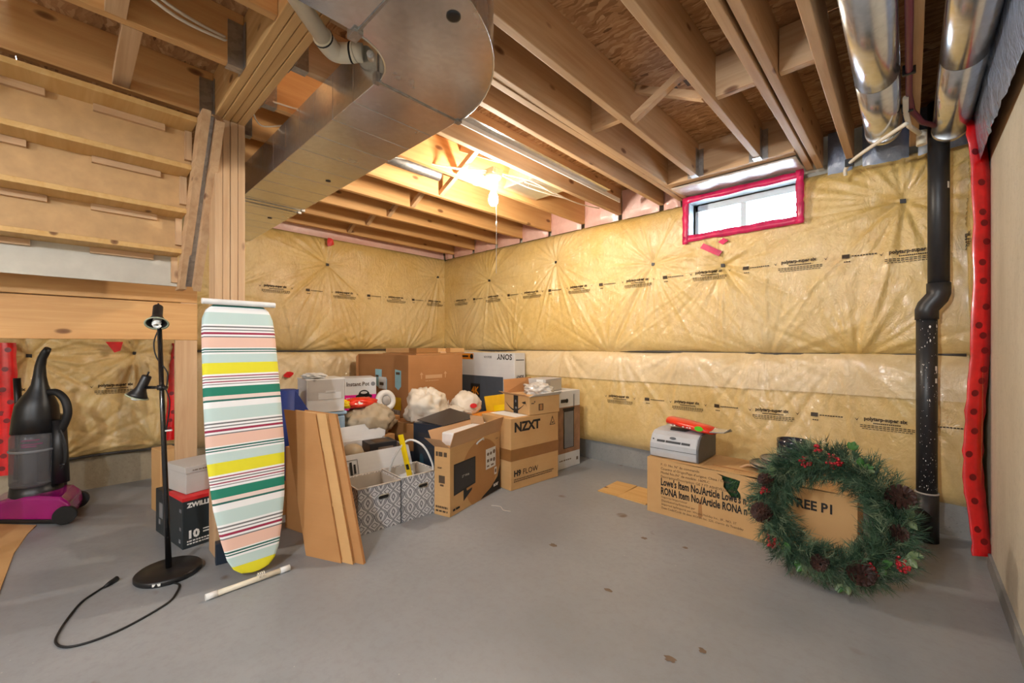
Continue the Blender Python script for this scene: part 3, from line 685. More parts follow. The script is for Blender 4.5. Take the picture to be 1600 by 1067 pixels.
o = MB().box(-.019, .019, -.07, .044, 0, 1.155).build('stud', 'pine_z', loc=(-3.42, .54, 0), bevel=.003); tag(o, 'upright stud under the right end of the stair header', 'stud')
o = MB().box(-.019, .019, -.045, .044, 0, 1.155).build('stud', 'pine_z', loc=(-4.2, .66, 0), bevel=.003); tag(o, 'upright stud beside the red tape in the nook under the landing', 'stud')
o = MB().box(-.019, .019, -.045, .044, 0, 1.155).build('stud', 'pine_z', loc=(-3.42, -.43, 0), bevel=.003); tag(o, 'upright stud at the far left behind the vacuum', 'stud')

# ------------------------------------------------------------------ ducts and pipes
zd0, zd1, dy0, dy1 = 2.115, 2.322, .80, 1.19
dt = thing('rectangular_duct', 'large galvanized rectangular duct with curved elbow below the joists', 'duct', (-1.4, 1.0, zd0))
XE = -1.455
edges = list(np.linspace(-4.56, XE, 17))
for a, b in zip(edges[:-1], edges[1:]):
    m = MB(); c = .006
    m.v = [(a, dy0, zd0), (a, dy1, zd0), (a, dy1, zd1), (a, dy0, zd1), (a + .004, dy0 + c, zd0 + c), (a + .004, dy1 - c, zd0 + c)]
    m = MB().box(a + .0012, b - .0012, dy0, dy1, zd0, zd1); rel(m, dt).build('duct_section', 'galvanized', dt, bevel=.0022)
cc = (XE, .63); ri, ro = .175, .56          # elbow about (XE, .63)
el = MB(); n = 18
for i in range(n + 1):
    a = R(90 - 90 * i / n)
    for r in (ri, ro):
        for z in (zd0 + (0), zd1): el.v.append((cc[0] + r * math.cos(a), cc[1] + r * math.sin(a), z))
for i in range(n):
    a, b = 4 * i, 4 * i + 4
    el.f += [(a, a + 2, b + 2, b), (a + 1, b + 1, b + 3, a + 3), (a, b, b + 1, a + 1), (a + 2, a + 3, b + 3, b + 2)]
el.sm = [False] * len(el.f)
o = rel(el, dt).build('elbow', 'galvanized', dt, fix=True)
x0, x1 = cc[0] + ri, cc[0] + ro
edges = [.63, .40, .1, -.2, -.5, -.8, -1.1, -1.4]
for a, b in zip(edges[:-1], edges[1:]):
    rel(MB().box(x0, x1, b + .0012, a - .0012, zd0, zd1), dt).build('duct_section', 'galvanized', dt, bevel=.0022)
for pts in ([(cc[0] + ro * math.cos(R(a)), cc[1] + ro * math.sin(R(a)), zd0) for a in range(90, -1, -6)], [(cc[0] + ri * math.cos(R(a)), cc[1] + ri * math.sin(R(a)), zd0) for a in range(90, -1, -6)]):
    rel(MB().tube(pts, .0035, 6), dt).build('seam_lip', 'galvanized', dt)
for x in (XE, -3.25, -3.32):
    rel(MB().box(x - .004, x + .004, dy0 - .006, dy1 + .006, zd0 - .004, zd0).box(x - .012, x + .012, dy0 - .012, dy0 + .012, zd0 - .008, zd0 + .03).box(x - .012, x + .012, dy1 - .012, dy1 + .012, zd0 - .008, zd0 + .03), dt).build('drive_cleat', 'hanger_steel', dt)
rel(MB().box(x0 - .006, x1 + .006, .626, .634, zd0 - .004, zd0).box(x0 - .03, x0 + .02, .615, .645, zd0 - .01, zd0 + .03), dt).build('drive_cleat', 'hanger_steel', dt)
for x, y in ((-2.55, 1.08), (-3.62, 1.08)):
    rel(MB().lathe([(.015, 0), (.015, -.003)], 14, (x, y, zd0)), dt).build('test_hole', 'black', dt)
rel(MB().lathe([(.022, 0), (.022, -.003), (.016, -.004)], 18, (-1.00, .80, zd0)), dt).build('test_plug', 'black', dt)
rel(MB().tube([(-1.36, .725, 2.118), (-1.33, .705, 2.112)], .012, 8), dt).build('bolt', 'hanger_steel', dt)

def round_duct(x, z, r, y0, y1, label, sgn):
    root = thing('round_duct', label, 'duct', (x, y1, z)); ys_ = [y0, -.4, .6, 1.75, 2.5, y1 - r * .3]
    for a, b in zip(ys_[:-1], ys_[1:]):
        rel(MB().tube([(x, a, z), (x, b - .004, z), (x, b - .002, z)], [r, r, r * .985], 32), root).build('pipe_section', 'galvanized', root)
    b_ = y1 - r * .3
    rel(MB().tube([(x, b_ - .03, z), (x, b_, z), (x, b_ + r * .7, z + r * .25), (x, b_ + r * 1.1, z + r * .9), (x, b_ + r * 1.2, z + r * 1.8)], [r * 1.03, r * 1.03, r, r, r], 32), root).build('elbow', 'galvanized', root)
    return root
round_duct(-.105, 2.335, .078, -1.5, 3.18, 'left of the two round galvanized ducts at upper right', 1)
round_duct(.165, 2.315, .074, -1.5, 3.34, 'right round galvanized duct above the black pipe', 1)

# black drain stack
ps = thing('drain_stack', 'black plastic drain pipe with offset elbow, paint speckled, right of the window', 'pipe', (.08, 3.40, 0))
PY, PR = 3.395, .0455
xu, xl_ = .122, .074
rel(MB().tube([(xu, PY, 1.45), (xu, PY, 2.5)], PR, 28), ps).build('upper_pipe', 'abs_black', ps)
rel(MB().tube([(xl_, PY, .26), (xl_, PY, 1.335)], PR, 28), ps).build('lower_pipe', 'abs_black', ps)
rel(MB().tube([(xl_, PY, 1.27), (xl_, PY, 1.325), (xl_ + .006, PY, 1.345), (xu - .006, PY, 1.395), (xu, PY, 1.415), (xu, PY, 1.475)], PR * 1.12, 28), ps).build('offset_fitting', 'abs_black', ps)
rel(MB().tube([(xl_, PY, 0), (xl_, PY, .275)], PR * 1.13, 28), ps).build('tee_fitting', 'abs_black', ps)
rel(MB().tube([(xl_, PY, .14), (xl_ - .06, PY - .06, .145), (xl_ - .10, PY - .09, .15)], [PR * 1.05, PR * 1.12, PR * 1.12], 24), ps).build('cleanout', 'abs_black', ps)
rel(MB().tube([(xl_, PY, .272), (xl_, PY, .28)], PR * 1.16, 28), ps).build('collar', 'cable_grey', ps)
sp = MB(); rg = random.Random(4)
for k in range(150):
    z = .3 + 1.0 * rg.random() ** 1.6 if k < 138 else rg.uniform(.8, 1.3); a = rg.uniform(-2.3, -.4); s = rg.uniform(.0005, .0022) * (3.0 if k > 138 else 1)
    c = Vector((xl_ + PR * 1.012 * math.cos(a), PY + PR * 1.012 * math.sin(a), z)); u = Vector((-math.sin(a), math.cos(a), 0))
    sp.add([c + u * (s * math.cos(t) * rg.uniform(.5, 1.1)) + Vector((0, 0, s * rg.uniform(.8, 2.6) * math.sin(t))) for t in (0, 1, 2, 3, 4, 5)], [(0, 1, 2, 3, 4, 5)])
o = rel(sp, ps).build('paint_speck', 'ink_white', ps); o['kind'] = 'stuff'
for z, x, w, h in ((2.03, xu, .018, .03), (1.0, xl_, .014, .022), (.93, xl_, .014, .022)):
    a = -.75; m = MB()
    for i in range(5):
        t = a + .3 * i / 4
        for zz in (z - h, z + h * .2): m.v.append((x + PR * 1.01 * math.cos(t), PY + PR * 1.01 * math.sin(t), zz))
    m.f = [(2 * i, 2 * i + 2, 2 * i + 3, 2 * i + 1) for i in range(4)]; m.sm = [True] * 4
    rel(m, ps).build('sticker', 'label_white', ps)

# small white drain pipe near the elbow
m = thing('plastic_pipe', 'cream plastic drain pipe with elbow beside the duct and beam', 'pipe', (-1.6, .72, 2.25))
rel(MB().tube([(-1.335, -.9, 2.262), (-1.335, .30, 2.262), (-1.36, .40, 2.262), (-1.60, .675, 2.262)], .030, 20), m).build('long_pipe', 'pvc', m)
rel(MB().tube(smooth_path([(-1.575, .645, 2.262), (-1.61, .687, 2.262), (-1.622, .72, 2.264), (-1.60, .755, 2.268), (-1.575, .775, 2.27)], 4), .036, 20), m).build('elbow', 'pvc', m)
rel(MB().tube([(-1.585, .765, 2.27), (-1.56, .797, 2.27)], .034, 20), m).build('coupling', 'pvc', m)
for p, q in (((-1.578, .648, 2.262), (-1.582, .653, 2.262)), ((-1.592, .762, 2.269), (-1.587, .767, 2.269))):
    rel(MB().tube([p, q], .0375, 20), m).build('glue_ring', 'ink', m)
o = MB().tube([(-2.60, .9, 2.415), (-2.60, 1.93, 2.415), (-2.60, 1.94, 2.415)], .042, 20).build('vent_pipe', 'hanger_steel'); tag(o, 'round grey pipe between joists left of the bulb', 'pipe')
o = MB().tube([(-1.47, .8, 2.44), (-1.47, 3.45, 2.44)], .026, 16).build('grey_pipe', 'cable_grey'); tag(o, 'thin grey pipe between the joists left of the window', 'pipe')
m = thing('metal_strip', 'white-edged sheet metal strip between joists right of the bulb', 'flashing', (-1.75, 2, 2.35))
rel(MB().box(-1.80, -1.745, .9, 3.0, 2.372, 2.376), m).build('sheet', 'galvanized', m); rel(MB().box(-1.806, -1.798, .9, 3.25, 2.346, 2.38), m).build('edge_bead', 'white_plastic', m)
o = MB().tube([(.005, -.5, 2.317), (.0, 2.35, 2.317), (.0, 2.75, 2.317), (.012, 2.92, 2.30), (.05, 3.06, 2.285), (.10, 3.14, 2.28)], .0125, 12).build('supply_pipe', 'pex_red'); tag(o, 'dark red water pipe curving under the joist between the ducts', 'pipe')
o = MB().tube(smooth_path([(-.29, 3.36, 2.19), (-.285, 3.33, 2.225), (-.22, 3.22, 2.245), (-.03, 2.92, 2.235), (-.012, 2.90, 2.235)], 5), .010, 12).build('supply_pipe', 'cable_white'); tag(o, 'thin white water pipe crossing below the left round duct', 'pipe')
o = MB().tube([(-.012, 2.75, 2.305), (-.012, 2.88, 2.29), (.0, 3.0, 2.26), (.04, 3.10, 2.245)], .011, 12).build('supply_pipe', 'cable_white'); tag(o, 'short bent white pipe stub clipped beside the dark red pipe', 'pipe')
for p, l in (((.0, 2.52, 2.317), 'black pipe clip higher up the dark red pipe'), ((-.006, 2.88, 2.30), 'black pipe clip at the bend of the dark red pipe'), ((-.265, 3.29, 2.235), 'black pipe clip on the thin white pipe by the back wall')):
    o = MB().box(-.022, .022, -.008, .008, -.016, .03).build('pipe_clip', 'black', loc=p, bevel=.003); tag(o, l, 'clip')
o = MB().tube([(.05, 3.2, 2.215), (.05, 3.2, 2.29)], .022, 16).build('pipe_stub', 'pvc'); tag(o, 'short cream pipe end between the round ducts', 'pipe')
# register boot
bt = thing('register_boot', 'galvanized register boot between joists beside the bulb', 'duct', (-2.17, 2.55, 2.36))
m = MB(); a, b = (.10, .16), (.14, .22)
m.v = [(-a[0], -a[1], .19), (a[0], -a[1], .19), (a[0], a[1], .19), (-a[0], a[1], .19), (-.15, -.18, .02), (.15, -.18, .02), (.15, .18, .02), (-.15, .18, .02)]
m.f = [(0, 1, 2, 3), (7, 6, 5, 4), (0, 4, 5, 1), (1, 5, 6, 2), (2, 6, 7, 3), (3, 7, 4, 0)]; m.sm = [False] * 6
m.build('boot_body', 'galvanized', bt, fix=True); MB().box(-.155, .155, -.185, .185, .0, .02).build('boot_flange', 'galvanized', bt)

# cables
def cable(pts, label, r=.0045, mat='cable_white'):
    o = MB().tube(smooth_path(pts, 6), r, 8).build('electric_cable', mat); return tag(o, label, 'cable')
cable([(-2.62, 1.0, 2.36), (-2.5, 1.25, 2.345), (-2.42, 1.5, 2.35), (-2.3, 1.8, 2.35), (-2.16, 2.02, 2.35)], 'white cable sagging from the duct to the bulb fixture')
cable([(-2.60, 1.05, 2.345), (-2.47, 1.3, 2.33), (-2.40, 1.55, 2.35), (-2.28, 1.85, 2.345), (-2.17, 2.03, 2.34)], 'second white cable looping from the duct to the bulb fixture')
cable([(-2.10, 2.12, 2.34), (-2.03, 2.35, 2.335), (-2.0, 2.6, 2.30), (-1.99, 2.95, 2.30), (-1.975, 3.2, 2.325)], 'white cable running from the fixture along the joist to the back wall')
cable([(-2.12, 2.13, 2.34), (-2.08, 2.4, 2.31), (-2.02, 2.75, 2.31), (-2.06, 2.6, 2.34), (-2.09, 2.35, 2.345)], 'white cable loop hanging beside the register boot')
cable([(-2.16, .52, 2.46), (-2.05, .35, 2.40), (-1.92, .20, 2.36), (-1.78, .05, 2.40), (-1.72, -.2, 2.44)], 'upper of the two white cables over the stairs', .006)
cable([(-2.16, .52, 2.45), (-2.0, .28, 2.355), (-1.86, .08, 2.36), (-1.74, -.1, 2.42)], 'lower sagging white cable over the stairs', .006)
cable([(-2.35, .70, 2.36), (-2.30, .78, 2.34), (-2.32, .85, 2.36)], 'short white cable loop between the beam and the duct', .0045)
cable([(-2.60, .69, 2.40), (-2.62, .74, 2.345), (-2.55, .84, 2.36)], 'thin white cable bowed beside the post top', .004)
# bare bulb
bf = thing('light_fixture', 'bare lit bulb in a porcelain holder with pull string', 'light', (BULB[0], BULB[1], 2.33))
MB().box(-.05, .05, -.05, .05, .0, .04).build('junction_box', 'hanger_steel', bf)
MB().lathe([(.058, 0), (.058, -.012), (.05, -.024), (.032, -.04), (.028, -.085), (.0, -.085)], 24).build('lamp_holder', 'ceramic_white', bf)
MB().lathe([(.014, -.085), (.016, -.11), (.028, -.14), (.034, -.17), (.030, -.195), (.018, -.212), (.002, -.218)], 24).build('bulb', 'bulb_lit', bf)
MB().tube([(.03, .0, -.05), (.032, .0, -.30), (.03, .0, -.70)], .0018, 6).build('pull_string', 'pull_string', bf)
MB().lathe([(.002, 0), (.006, -.01), (.006, -.03), (.002, -.04)], 10, (.032, 0, -.33)).build('string_toggle', 'ceramic_white', bf)
for k, p in enumerate(REAR_FILL):  # fill bulbs out of view, added to light the camera side
    rf = thing('light_fixture', ('unseen fill bulb added behind the viewpoint, by the concrete wall', 'unseen fill bulb added far behind the viewpoint')[k], 'light', (p[0], p[1], 2.33))
    MB().lathe([(.058, 0), (.058, -.012), (.05, -.024), (.032, -.04), (.028, -.085), (.0, -.085)], 20).build('lamp_holder', 'ceramic_white', rf)
    MB().lathe([(.014, -.085), (.02, -.13), (.036, -.18), (.050, -.20), (.036, -.24), (.002, -.26)], 20).build('bulb', 'rear_fill_bulb', rf)

#@@OBJECTS@@
# ------------------------------------------------------------------ ironing board
ib = thing('ironing_board', 'striped ironing board standing on its tip against the wooden post', 'ironing board', (-2.31, .626, 0))
LEAN = math.atan2(.30, 1.34)
hw = [(.025, .02), (.035, .06), (.06, .088), (.11, .112), (.2, .132), (.35, .156), (.6, .174), (.9, .174), (1.22, .168), (1.29, .162), (1.335, .146), (1.362, .118), (1.372, .07)]
m = MB(); zs = []; k = 11
for (za, wa), (zb, wb_) in zip(hw[:-1], hw[1:]):
    for f in (0, .34, .67): zs.append((za + (zb - za) * f, wa + (wb_ - wa) * f))
zs.append(hw[-1])
for z, w in zs:
    for j in range(k):
        a = math.pi * j / (k - 1); y = -w * math.cos(a); m.v.append((.017 * min(1, (math.sin(a) * 3)) + .004 * math.sin(a), y, z))
    for j in range(k):
        a = math.pi * j / (k - 1); m.v.append((-.014 * min(1, math.sin(a) * 3), w * math.cos(a), z))
kk = 2 * k
m.f = [(i * kk + j, i * kk + (j + 1) % kk, (i + 1) * kk + (j + 1) % kk, (i + 1) * kk + j) for i in range(len(zs) - 1) for j in range(kk)] + [tuple(reversed(range(kk))), tuple((len(zs) - 1) * kk + j for j in range(kk))]
m.sm = [True] * len(m.f)
m.build('cover', 'stripe_cloth', ib, rot=(0, -LEAN, 0), fix=True)
MB().tube([(.03, -.165, 1.372), (.03, -.160, 1.372), (.03, .165, 1.372), (.03, .170, 1.372)], .0145, 16).build('rest_bar', 'white_plastic', ib, rot=(0, -LEAN, 0))
fb = MB().tube([(.065, -.20, .014), (.065, .125, .014)], .0125, 16).build('foot_bar', 'pvc', ib)
for y in (-.19, .112): MB().tube([(.065, y - .022, .014), (.065, y + .022, .014)], .0142, 16).build('end_cap', 'white_plastic', fb)
m = MB()
for q in range(4): m.tube(arc((.062, -.004 + q * .008, .022), .016, 0, 340, 10), .0022, 6)
m.build('string_tie', 'pull_string', ib)['kind'] = 'stuff'
for y in (-.06, .06):
    MB().tube([(-.03, y, .05), (-.03, y * 1.3, 1.3)], .010, 10).build('folded_leg', 'white_plastic', ib, rot=(0, -LEAN, 0))

# ------------------------------------------------------------------ floor lamp
RT = Vector((.727, .687, 0)); TOW = Vector((.982, -.19, 0))       # across the room and towards the open floor
fl = thing('floor_lamp', 'black floor lamp with two adjustable heads beside the ironing board', 'lamp', (-2.64, .34, 0))
MB().lathe([(0.0, .0), (.128, 0), (.133, .006), (.133, .022), (.126, .028), (.03, .032), (.0, .032)], 40).build('base', 'black', fl)
MB().slab([(.11, -.075, .008), (.125, -.047, .008), (.1255, -.047, .02), (.1105, -.075, .02)], (.8, -.55, 0), .002).build('base_label', 'label_white', fl)
ptop = Vector((-.034, -.032, 1.235))
MB().tube([(0, 0, .03), ptop * .5, ptop], [.013, .011, .010], 16).build('pole', 'black_gloss', fl)
def head(c, ax, label):
    """spot head: narrow can, flared shade, pale rim, spiral bulb, opening along ax"""
    ax = Vector(ax).normalized(); q = Vector((0, 0, 1)).rotation_difference(ax).to_matrix()
    h = MB().lathe([(.0, -.062), (.017, -.062), (.020, -.058), (.0205, .0), (.024, .012), (.036, .034), (.043, .046), (.040, .046), (.033, .034), (.02, .012), (.0, .010)], 28, c, q).build('lamp_head', 'black', fl); h['label'] = label
    MB().lathe([(.040, .045), (.0465, .046), (.048, .0495), (.040, .049), (.040, .045)], 28, c, q, cap=False).build('shade_rim', 'lamp_rim', h)
    sp_ = MB(); cc_ = Vector(c)
    sp_.tube([cc_ + q @ Vector((.013 * math.cos(t * 1.2), .013 * math.sin(t * 1.2), .02 + t * .0026)) for t in range(0, 18)], .0065, 8)
    sp_.build('spiral_bulb', 'cfl', h)
    MB().tube([cc_ - ax * .062, cc_ - ax * .082], .004, 8).build('switch_knob', 'black', h)
head(ptop + Vector((.006, -.008, .03)), TOW * .62 + Vector((0, 0, -.8)), 'upper spot head aimed outward')
c2 = Vector((-.022, -.02, .915)) - RT * .105
head(c2 + Vector((0, 0, .0)), -RT * .42 + Vector((0, 0, -.9)) + TOW * .12, 'lower spot head aimed down')
p2 = Vector((-.023, -.022, .915))
MB().tube([c2 + RT * .02, p2 + RT * .022], .0075, 10).build('head_arm', 'black_gloss', fl); MB().tube([p2 - RT * .006 + Vector((0, 0, -.012)), p2 - RT * .006 + Vector((0, 0, .012))], .016, 12).build('arm_clamp', 'black', fl)
MB().tube(smooth_path([p2 + RT * .012, p2 + RT * .035 + Vector((0, 0, -.06)), p2 + RT * .03 + Vector((0, 0, -.14)), Vector((-.014, -.012, .68))], 5), .003, 6).build('lead_wire', 'black_rubber', fl)
MB().tube(smooth_path([ptop * .98, ptop * .92 - RT * .03, ptop * .86 - RT * .02, ptop * .80 + RT * .03, p2 + RT * .02], 5), .003, 6).build('lead_wire', 'black_rubber', fl)
MB().tube([Vector((-.018, -.017, .70)) - RT * .012, Vector((-.018, -.017, .705)) + RT * .04], .004, 8).build('cable_tie', 'white_plastic', fl)
MB().tube([(x + 2.64, y - .34, .005) for x, y, z in smooth_path([(-2.60, .345, 0), (-2.53, .335, 0), (-2.475, .356, 0), (-2.40, .335, 0), (-2.331, .292, 0), (-2.257, .164, 0), (-2.24, .07, 0), (-2.263, -.002, 0), (-2.332, -.032, 0), (-2.424, -.02, 0), (-2.54, .012, 0), (-2.625, .046, 0), (-2.70, .11, 0)], 6)], .0042, 8).build('power_cord', 'black_rubber', fl)
MB().tube([(-.055, -.225, .008), (-.075, -.205, .010), (-.10, -.18, .012)], [.006, .011, .012], 10).build('plug', 'black_rubber', fl)

# ------------------------------------------------------------------ vacuum
vc = thing('vacuum_cleaner', 'upright vacuum cleaner with black body and magenta base under the stairs', 'vacuum', (-4.17, -.14, 0))
S = .00427
def vp(px, py, off=0): return RT * ((px - 62) * S) + Vector((0, 0, .0)) + TOW * off + Vector((0, 0, 1.12 - (py - 540) * S))
prof = [(-.36, .0), (-.36, .035), (-.27, .09), (-.14, .135), (.06, .15), (.20, .145), (.255, .11), (.265, .05), (.25, .0)]
def along(s, z, w): return RT * s + TOW * w + Vector((0, 0, z))
m = MB(); n = len(prof)
for w, ins in ((-.16, .02), (-.14, 0), (.14, 0), (.16, .02)):
    for s_, z in prof: m.v.append(along(s_ * (1 - ins), .022 + z * (1 - ins * 3), w))
m.f = [(i * n + j, i * n + j + 1, (i + 1) * n + j + 1, (i + 1) * n + j) for i in range(3) for j in range(n - 1)] + [tuple(range(n)), tuple(3 * n + j for j in range(n))] + [(i * n + n - 1, i * n, (i + 1) * n, (i + 1) * n + n - 1) for i in range(3)]
m.sm = [False] * len(m.f)
o = m.build('base_cover', 'magenta', vc, fix=True, bevel=.012)
m = MB(); pts = [(-.37, -.15), (-.37, .17), (.24, .17), (.24, -.15)]
m.slab([along(a, .03, b) for a, b in pts], (0, 0, 1), .026); m.build('bumper', 'black', vc, bevel=.006)
for s_, w in ((.23, .165), (.23, -.165)):
    MB().tube([along(s_, .06, w - .015), along(s_, .06, w + .015)], .055, 20).build('wheel', 'black_rubber', vc)
MB().tube([vp(62, 778), vp(62, 765), vp(62, 748)], [.13, .125, .118], 24).build('motor_housing', 'black', vc)
MB().lathe([(.0, .0), (.108, 0), (.112, .02), (.112, .31), (.10, .345), (.0, .345)], 28, vp(60, 752, .02)).build('dust_bin', 'smoke_clear', vc)
MB().lathe([(.0, .0), (.06, 0), (.062, .25), (.0, .25)], 20, vp(56, 748, .01)).build('bin_core', 'printer_side', vc)
MB().lathe([(.113, .0), (.117, .004), (.117, .012), (.113, .016)], 28, vp(60, 700, .02), cap=False).build('bin_band', 'grey_print', vc)
bl_ = MB()
for z, w in ((.515, .06), (.49, .07), (.475, .05)):
    n_ = 8
    for i in range(n_):
        a0 = -.5 + i * w * 12 / n_; a1 = a0 + w * 12 / n_
        P_ = lambda a, zz: vp(60, 752, .02) * 1.0 + Vector((.1135 * math.cos(a), .1135 * math.sin(a), zz - .215))
        bl_.add([P_(a0, z), P_(a1, z), P_(a1, z + .008), P_(a0, z + .008)], [(0, 1, 2, 3)])
bl_.build('label_stripe', 'purple_print', vc)['kind'] = 'stuff'
MB().tube([vp(60, 674, .01), vp(61, 650), vp(62, 632), vp(64, 620), vp(65, 611), vp(66, 600), vp(66, 586), vp(67, 571), vp(70, 559), vp(75, 550), vp(79, 544)], [.112, .108, .10, .078, .057, .040, .031, .026, .023, .022, .017], 24).build('handle', 'black', vc)
MB().tube(smooth_path([vp(80, 612, -.02), vp(92, 613, -.02), vp(104, 625, -.02), vp(108, 645, -.02), vp(101, 665, -.02), vp(94, 676, -.02)], 5), .022, 14).build('hose', 'black_rubber', vc)
MB().tube([vp(70, 778, -.07), vp(70, 720, -.07), vp(68, 650, -.06)], [.10, .10, .09], 20).build('backbone', 'black', vc)
MB().tube([vp(94, 655, -.03), vp(95, 700, -.03), vp(96, 752, -.03)], [.035, .04, .045], 14).build('rear_column', 'black', vc)
MB().tube([vp(31, 590, 0), vp(33, 630, 0), vp(35, 690, 0), vp(36, 745, .0)], [.018, .018, .02, .03], 12).build('wand', 'black', vc)
for q in range(3): MB().tube(smooth_path([vp(99, 668, .02), vp(104 + q * 2, 690, .02), vp(106 + q, 715, .02), vp(103 - q, 728, .02)], 5), .005, 8).build('cord_loop', 'black_rubber', vc)
MB().tube([vp(100, 722, .02), vp(108, 722, .02)], .01, 8).build('cord_hook', 'black', vc)

# ------------------------------------------------------------------ boxes
def carton(name, label, corner, dims, rz=0, mat='kraft', cat='box', cfrac=(0, 0), tape=None, bev=.004, group=None):
    """closed carton; corner = floor point of its (cfrac) corner; returns root at base centre"""
    w, d, h = dims; cx, cy = (cfrac[0] - .5) * w, (cfrac[1] - .5) * d
    ox = corner[0] - (cx * math.cos(rz) - cy * math.sin(rz)); oy = corner[1] - (cx * math.sin(rz) + cy * math.cos(rz))
    r = thing(name, label, cat, (ox, oy, corner[2]), rz, group)
    MB().box(-w / 2, w / 2, -d / 2, d / 2, 0, h).build('box_body', mat, r, bevel=bev)
    if tape == 'x': MB().box(-w / 2 - .0012, w / 2 + .0012, -.025, .025, h - .08, h + .0012).build('tape_strip', 'tape_brown', r)
    if tape == 'y': MB().box(-.025, .025, -d / 2 - .0012, d / 2 + .0012, h - .08, h + .0012).build('tape_strip', 'tape_brown', r)
    return r
def FX(dims, u, v, e=.002): return ((dims[0] / 2 + e, -dims[1] / 2 + u, v), (0, 1, 0), (0, 0, 1))
def FY(dims, u, v, e=.002): return ((-dims[0] / 2 + u, -dims[1] / 2 - e, v), (1, 0, 0), (0, 0, 1))
def prints(root, face, dims, items, mat, name='printed_text', e=.002):
    """items: (text, size, u, v[, bold[, squeeze]]) or ('#', w, h, u, v) bars"""
    m = MB()
    for it in items:
        if it[0] == '#': o, a, b = face(dims, it[3], it[4], e); m.rect(o, a, b, it[1], it[2])
        elif it[0] == '@': o, a, b = face(dims, it[3], it[4], e); m.ellipse(o, a, b, it[1], it[2])
        elif it[0] == '!': o, a, b = face(dims, 0, 0, e); o, a, b = Vector(o), Vector(a), Vector(b); m.add([o + a * p + b * q for p, q in it[1]], [tuple(range(len(it[1])))])
        elif it[0] == '^':    # upside-down text, anchor at its reading start
            o, a, b = face(dims, it[3], it[4], e); m.text(it[1], it[2], o, [-x for x in a], [-x for x in b], bold=it[5] if len(it) > 5 else 0)
        elif it[0] == '>':    # text reading upwards
            o, a, b = face(dims, it[3], it[4], e); m.text(it[1], it[2], o, b, [-x for x in a], bold=it[5] if len(it) > 5 else 0)
        else: o, a, b = face(dims, it[2], it[3], e); m.text(it[0], it[1], o, a, b, bold=it[4] if len(it) > 4 else 0, squeeze=it[5] if len(it) > 5 else 1)
    p = m.build(name, mat, root); p['kind'] = 'stuff'; return p
def fine(u, v, w, th, n, gap=.25, seed=1):
    rg = random.Random(seed); out = []; x = u
    while x < u + w - .002:
        l = rg.uniform(.6, 1.4) * w / n; l = min(l, u + w - x); out.append(('#', l * (1 - gap), th, x, v)); x += l
    return out

# cookware carton pair and the grey box on it
D = (.21, .31, .28); rz = R(8.8); ux = Vector((math.cos(rz), math.sin(rz), 0))
c1 = carton('cookware_box', 'dark cookware box with red band and pot picture behind the lamp', (-2.887, .43, 0), D, rz, 'dark_box', 'box', (1, 0))
prints(c1, FX, D, [('ZWILLING', .034, .022, .225, .002, .95), ('10', .058, .02, .055, .003), ('#', .03, .006, .095, .085), ('#', .035, .008, .095, .068)] + fine(.02, .035, .12, .007, 9) + fine(.02, .02, .13, .007, 9, seed=3), 'ink_white')
prints(c1, FX, D, [('@', .055, .028, .19, .10), ('@', .045, .02, .19, .135), ('#', .08, .04, .15, .10), ('@', .035, .012, .19, .16)], 'grey_print', 'pot_picture', .0016)
prints(c1, FY, D, [('#', .03, .02, .17, .2), ('#', .025, .018, .17, .10), ('#', .03, .022, .16, .03)], 'grey_print', 'pot_picture')
m = MB().box(-D[0] / 2 - .001, D[0] / 2 + .001, -D[1] / 2 - .001, D[1] / 2 + .001, D[2] - .018, D[2] + .001); m.build('red_band', 'red_print', c1)
q = Vector((-2.887, .43, 0)) - ux * .215
D = (.215, .28, .26)
c2_ = carton('cookware_box', 'plain dark carton behind the red-banded cookware box', q, D, rz, 'dark_box', 'box', (1, 0))
prints(c2_, FY, D, [('#', .06, .09, .07, .10), ('#', .03, .03, .06, .06)], 'grey_print', 'pot_picture')
D = (.24, .22, .15)
g = carton('gift_box', 'pale grey box lying on the cookware cartons', (-2.95, .455, .282), D, R(14), 'grey_card', 'box', (1, 0))
MB().box(-D[0] / 2 - .003, D[0] / 2 + .003, -D[1] / 2 - .003, D[1] / 2 + .003, D[2] - .035, D[2] + .002).build('lid', 'grey_card', g, bevel=.002)
prints(g, FX, D, fine(.03, .128, .14, .006, 9), 'ink_grey', e=.0055)
D = (.16, .11, .42)
carton('small_carton', 'narrow tan carton standing in the nook behind the lamp pole', (-3.62, .42, 0), D, R(10), 'kraft_light', 'box', (1, 0))
D = (.05, .12, .11)
carton('small_case', 'small dark case at the foot of the wooden post behind the ironing board', (-2.56, .515, 0), D, R(-8), 'navy_box', 'box', (1, 0))

